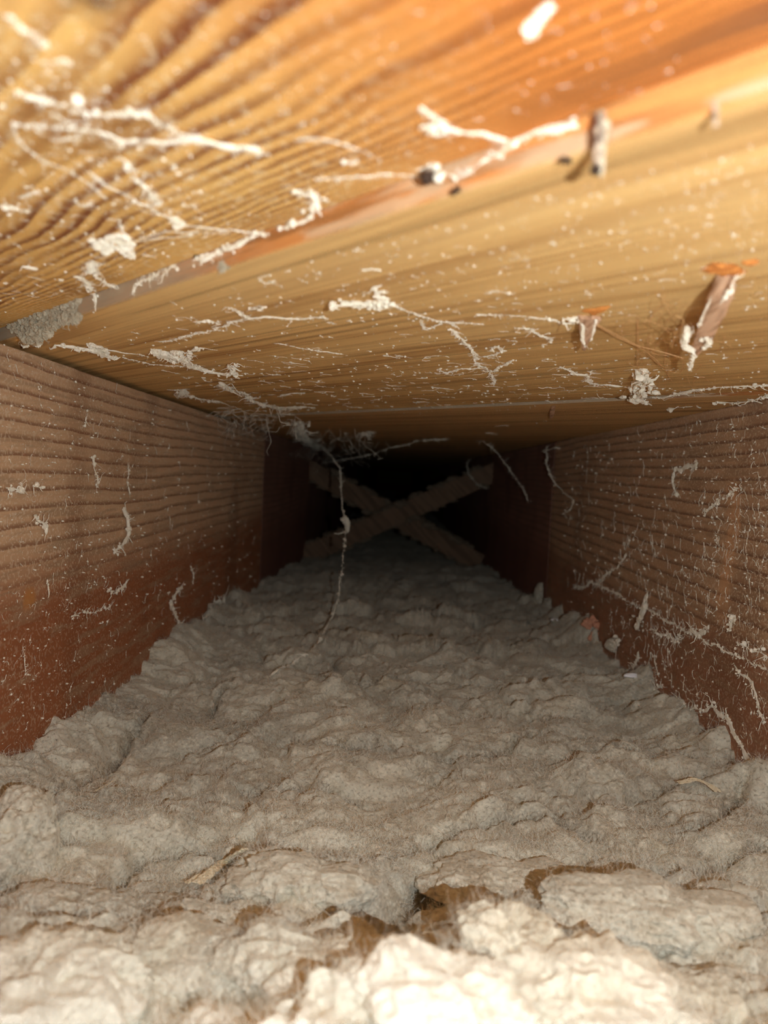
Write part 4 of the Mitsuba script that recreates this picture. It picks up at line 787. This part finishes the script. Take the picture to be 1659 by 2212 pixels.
# hairs tangled round the splinter tips
mb = MB()
def arc(pts, r_):
    P3 = [at(x, y, at(x, y, 'c')[1] - dy) for x, y, dy in pts]; q_, _ = resample(P3, .0015)
    for _ in range(3): q_[1:-1] = (q_[:-2] + 2 * q_[1:-1] + q_[2:]) / 4
    mb.tube(q_, r_, 4)
arc([(1292, 702, .008), (1330, 722, .008), (1380, 748, .01), (1430, 760, .015), (1480, 775, .03)], 1.5e-4)
arc([(1290, 704, .008), (1340, 732, .008), (1385, 752, .01), (1420, 778, .012), (1428, 790, .012)], 1.2e-4)
arc([(1376, 690, .001), (1378, 730, .004), (1377, 790, .006)], 1.2e-4)
arc([(1440, 690, .01), (1460, 680, .02), (1480, 690, .025), (1470, 715, .03), (1450, 745, .03)], 1e-4)
for k in range(46):
    a, b = hr.uniform(1380, 1500), hr.uniform(690, 850); ang = hr.uniform(0, 6.28); cv = hr.normal(0, .35); L = hr.uniform(30, 120); pts = []
    d0 = hr.uniform(.002, .02)
    for i in range(8):
        pts.append((a, b, d0)); a += math.cos(ang) * L / 8; b += math.sin(ang) * L / 8; ang += cv
        a = min(max(a, 1240), 1640); b = min(max(b, 640), 870)
    arc(pts, hr.uniform(5e-5, 1e-4))
add('hair_tangle', mb.mesh(), 'tan_hair', label='tangle of fine tan hairs caught between the two splinters', cat='hair', kind='stuff')

# ---------------------------------------------------------------- bits on the wool
def ribbon(pts, w, mat, name, lab, cat, seed, lift=.0045, thick=.0003):
    r = np.random.default_rng(seed); P3 = np.array([on_wool(x, y) for x, y in pts]) + [0, -.001, lift]
    q_, L = resample(P3, .0008); m = q_[:, 1].mean() / F; mb = MB()
    for k in range(5):
        off = (k - 2) / 4 * w * m; j = r.normal(0, .0003, q_.shape); a, b = sorted(r.integers(0, 3, 2)); 
        t = np.gradient(q_, axis=0); t /= np.linalg.norm(t, axis=1, keepdims=True); sd = np.cross(t, [0, 0, 1])
        mb.tube((q_ + sd * off + j * .5)[a:len(q_) - b], w * m * .17, 4, (0, 0, 1), .35)
    add(name, mb.mesh(), mat, label=lab, cat=cat)
ribbon([(428, 1930), (455, 1905), (485, 1880), (528, 1856)], 20, 'straw', 'straw_strip', 'frayed pale straw strip lying on the wool below the dark crease', 'straw', 1)
ribbon([(405, 1930), (420, 1918), (435, 1908)], 8, 'straw', 'straw_strip', 'short straw curl beside the frayed pale strip', 'straw', 2)
ribbon([(1462, 1708), (1500, 1700), (1530, 1712), (1550, 1730)], 13, 'straw', 'straw_strip', 'whitish bent strip on the wool near the scuffed joist', 'straw', 3)
ribbon([(205, 1729), (222, 1720), (240, 1710), (250, 1704)], 4, 'straw', 'straw_strip', 'tiny straw splinter on the wool near the ridged joist', 'straw', 4)
def chip(p, r_, rot, mat, name, lab, cat, seed):
    mb = MB(); mb.blob(p, r_, 2, .3, 1.5, seed, rot); add(name, mb.mesh(), mat, smooth=30, label=lab, cat=cat)
for px, py, w, lab in [(1364, 1462, 17, 'bright white chip on the wool at the foot of the scuffed joist'), (1198, 1341, 9, 'small bright white chip farther back beside the upright wool tufts')]:
    p = on_wool(px, py); m = p[1] / F; p = p + [0, -.002, .0015]
    chip(p, (w * m, w * .4 * m, w * .35 * m), None, 'white_chip', 'paper_chip', lab, 'chip', 3)
p = on_wool(1282, 1375) + [0, -.004, 0]; m = p[1] / F; mb = MB()
for i, (a, b, s) in enumerate([(1268, 1345, 10), (1280, 1340, 10), (1295, 1352, 11), (1300, 1365, 9), (1285, 1372, 9), (1278, 1380, 8), (1272, 1352, 8)]):
    mb.blob(at(a, b, p[1]), (s * m, s * .5 * m, s * .8 * m), 2, .6, 1.9, 30 + i, None)
add('orange_scrap', mb.mesh(), 'orange_scrap', smooth=True, label='crumpled orange scrap stuck on a wool tuft against the scuffed joist', cat='scrap')
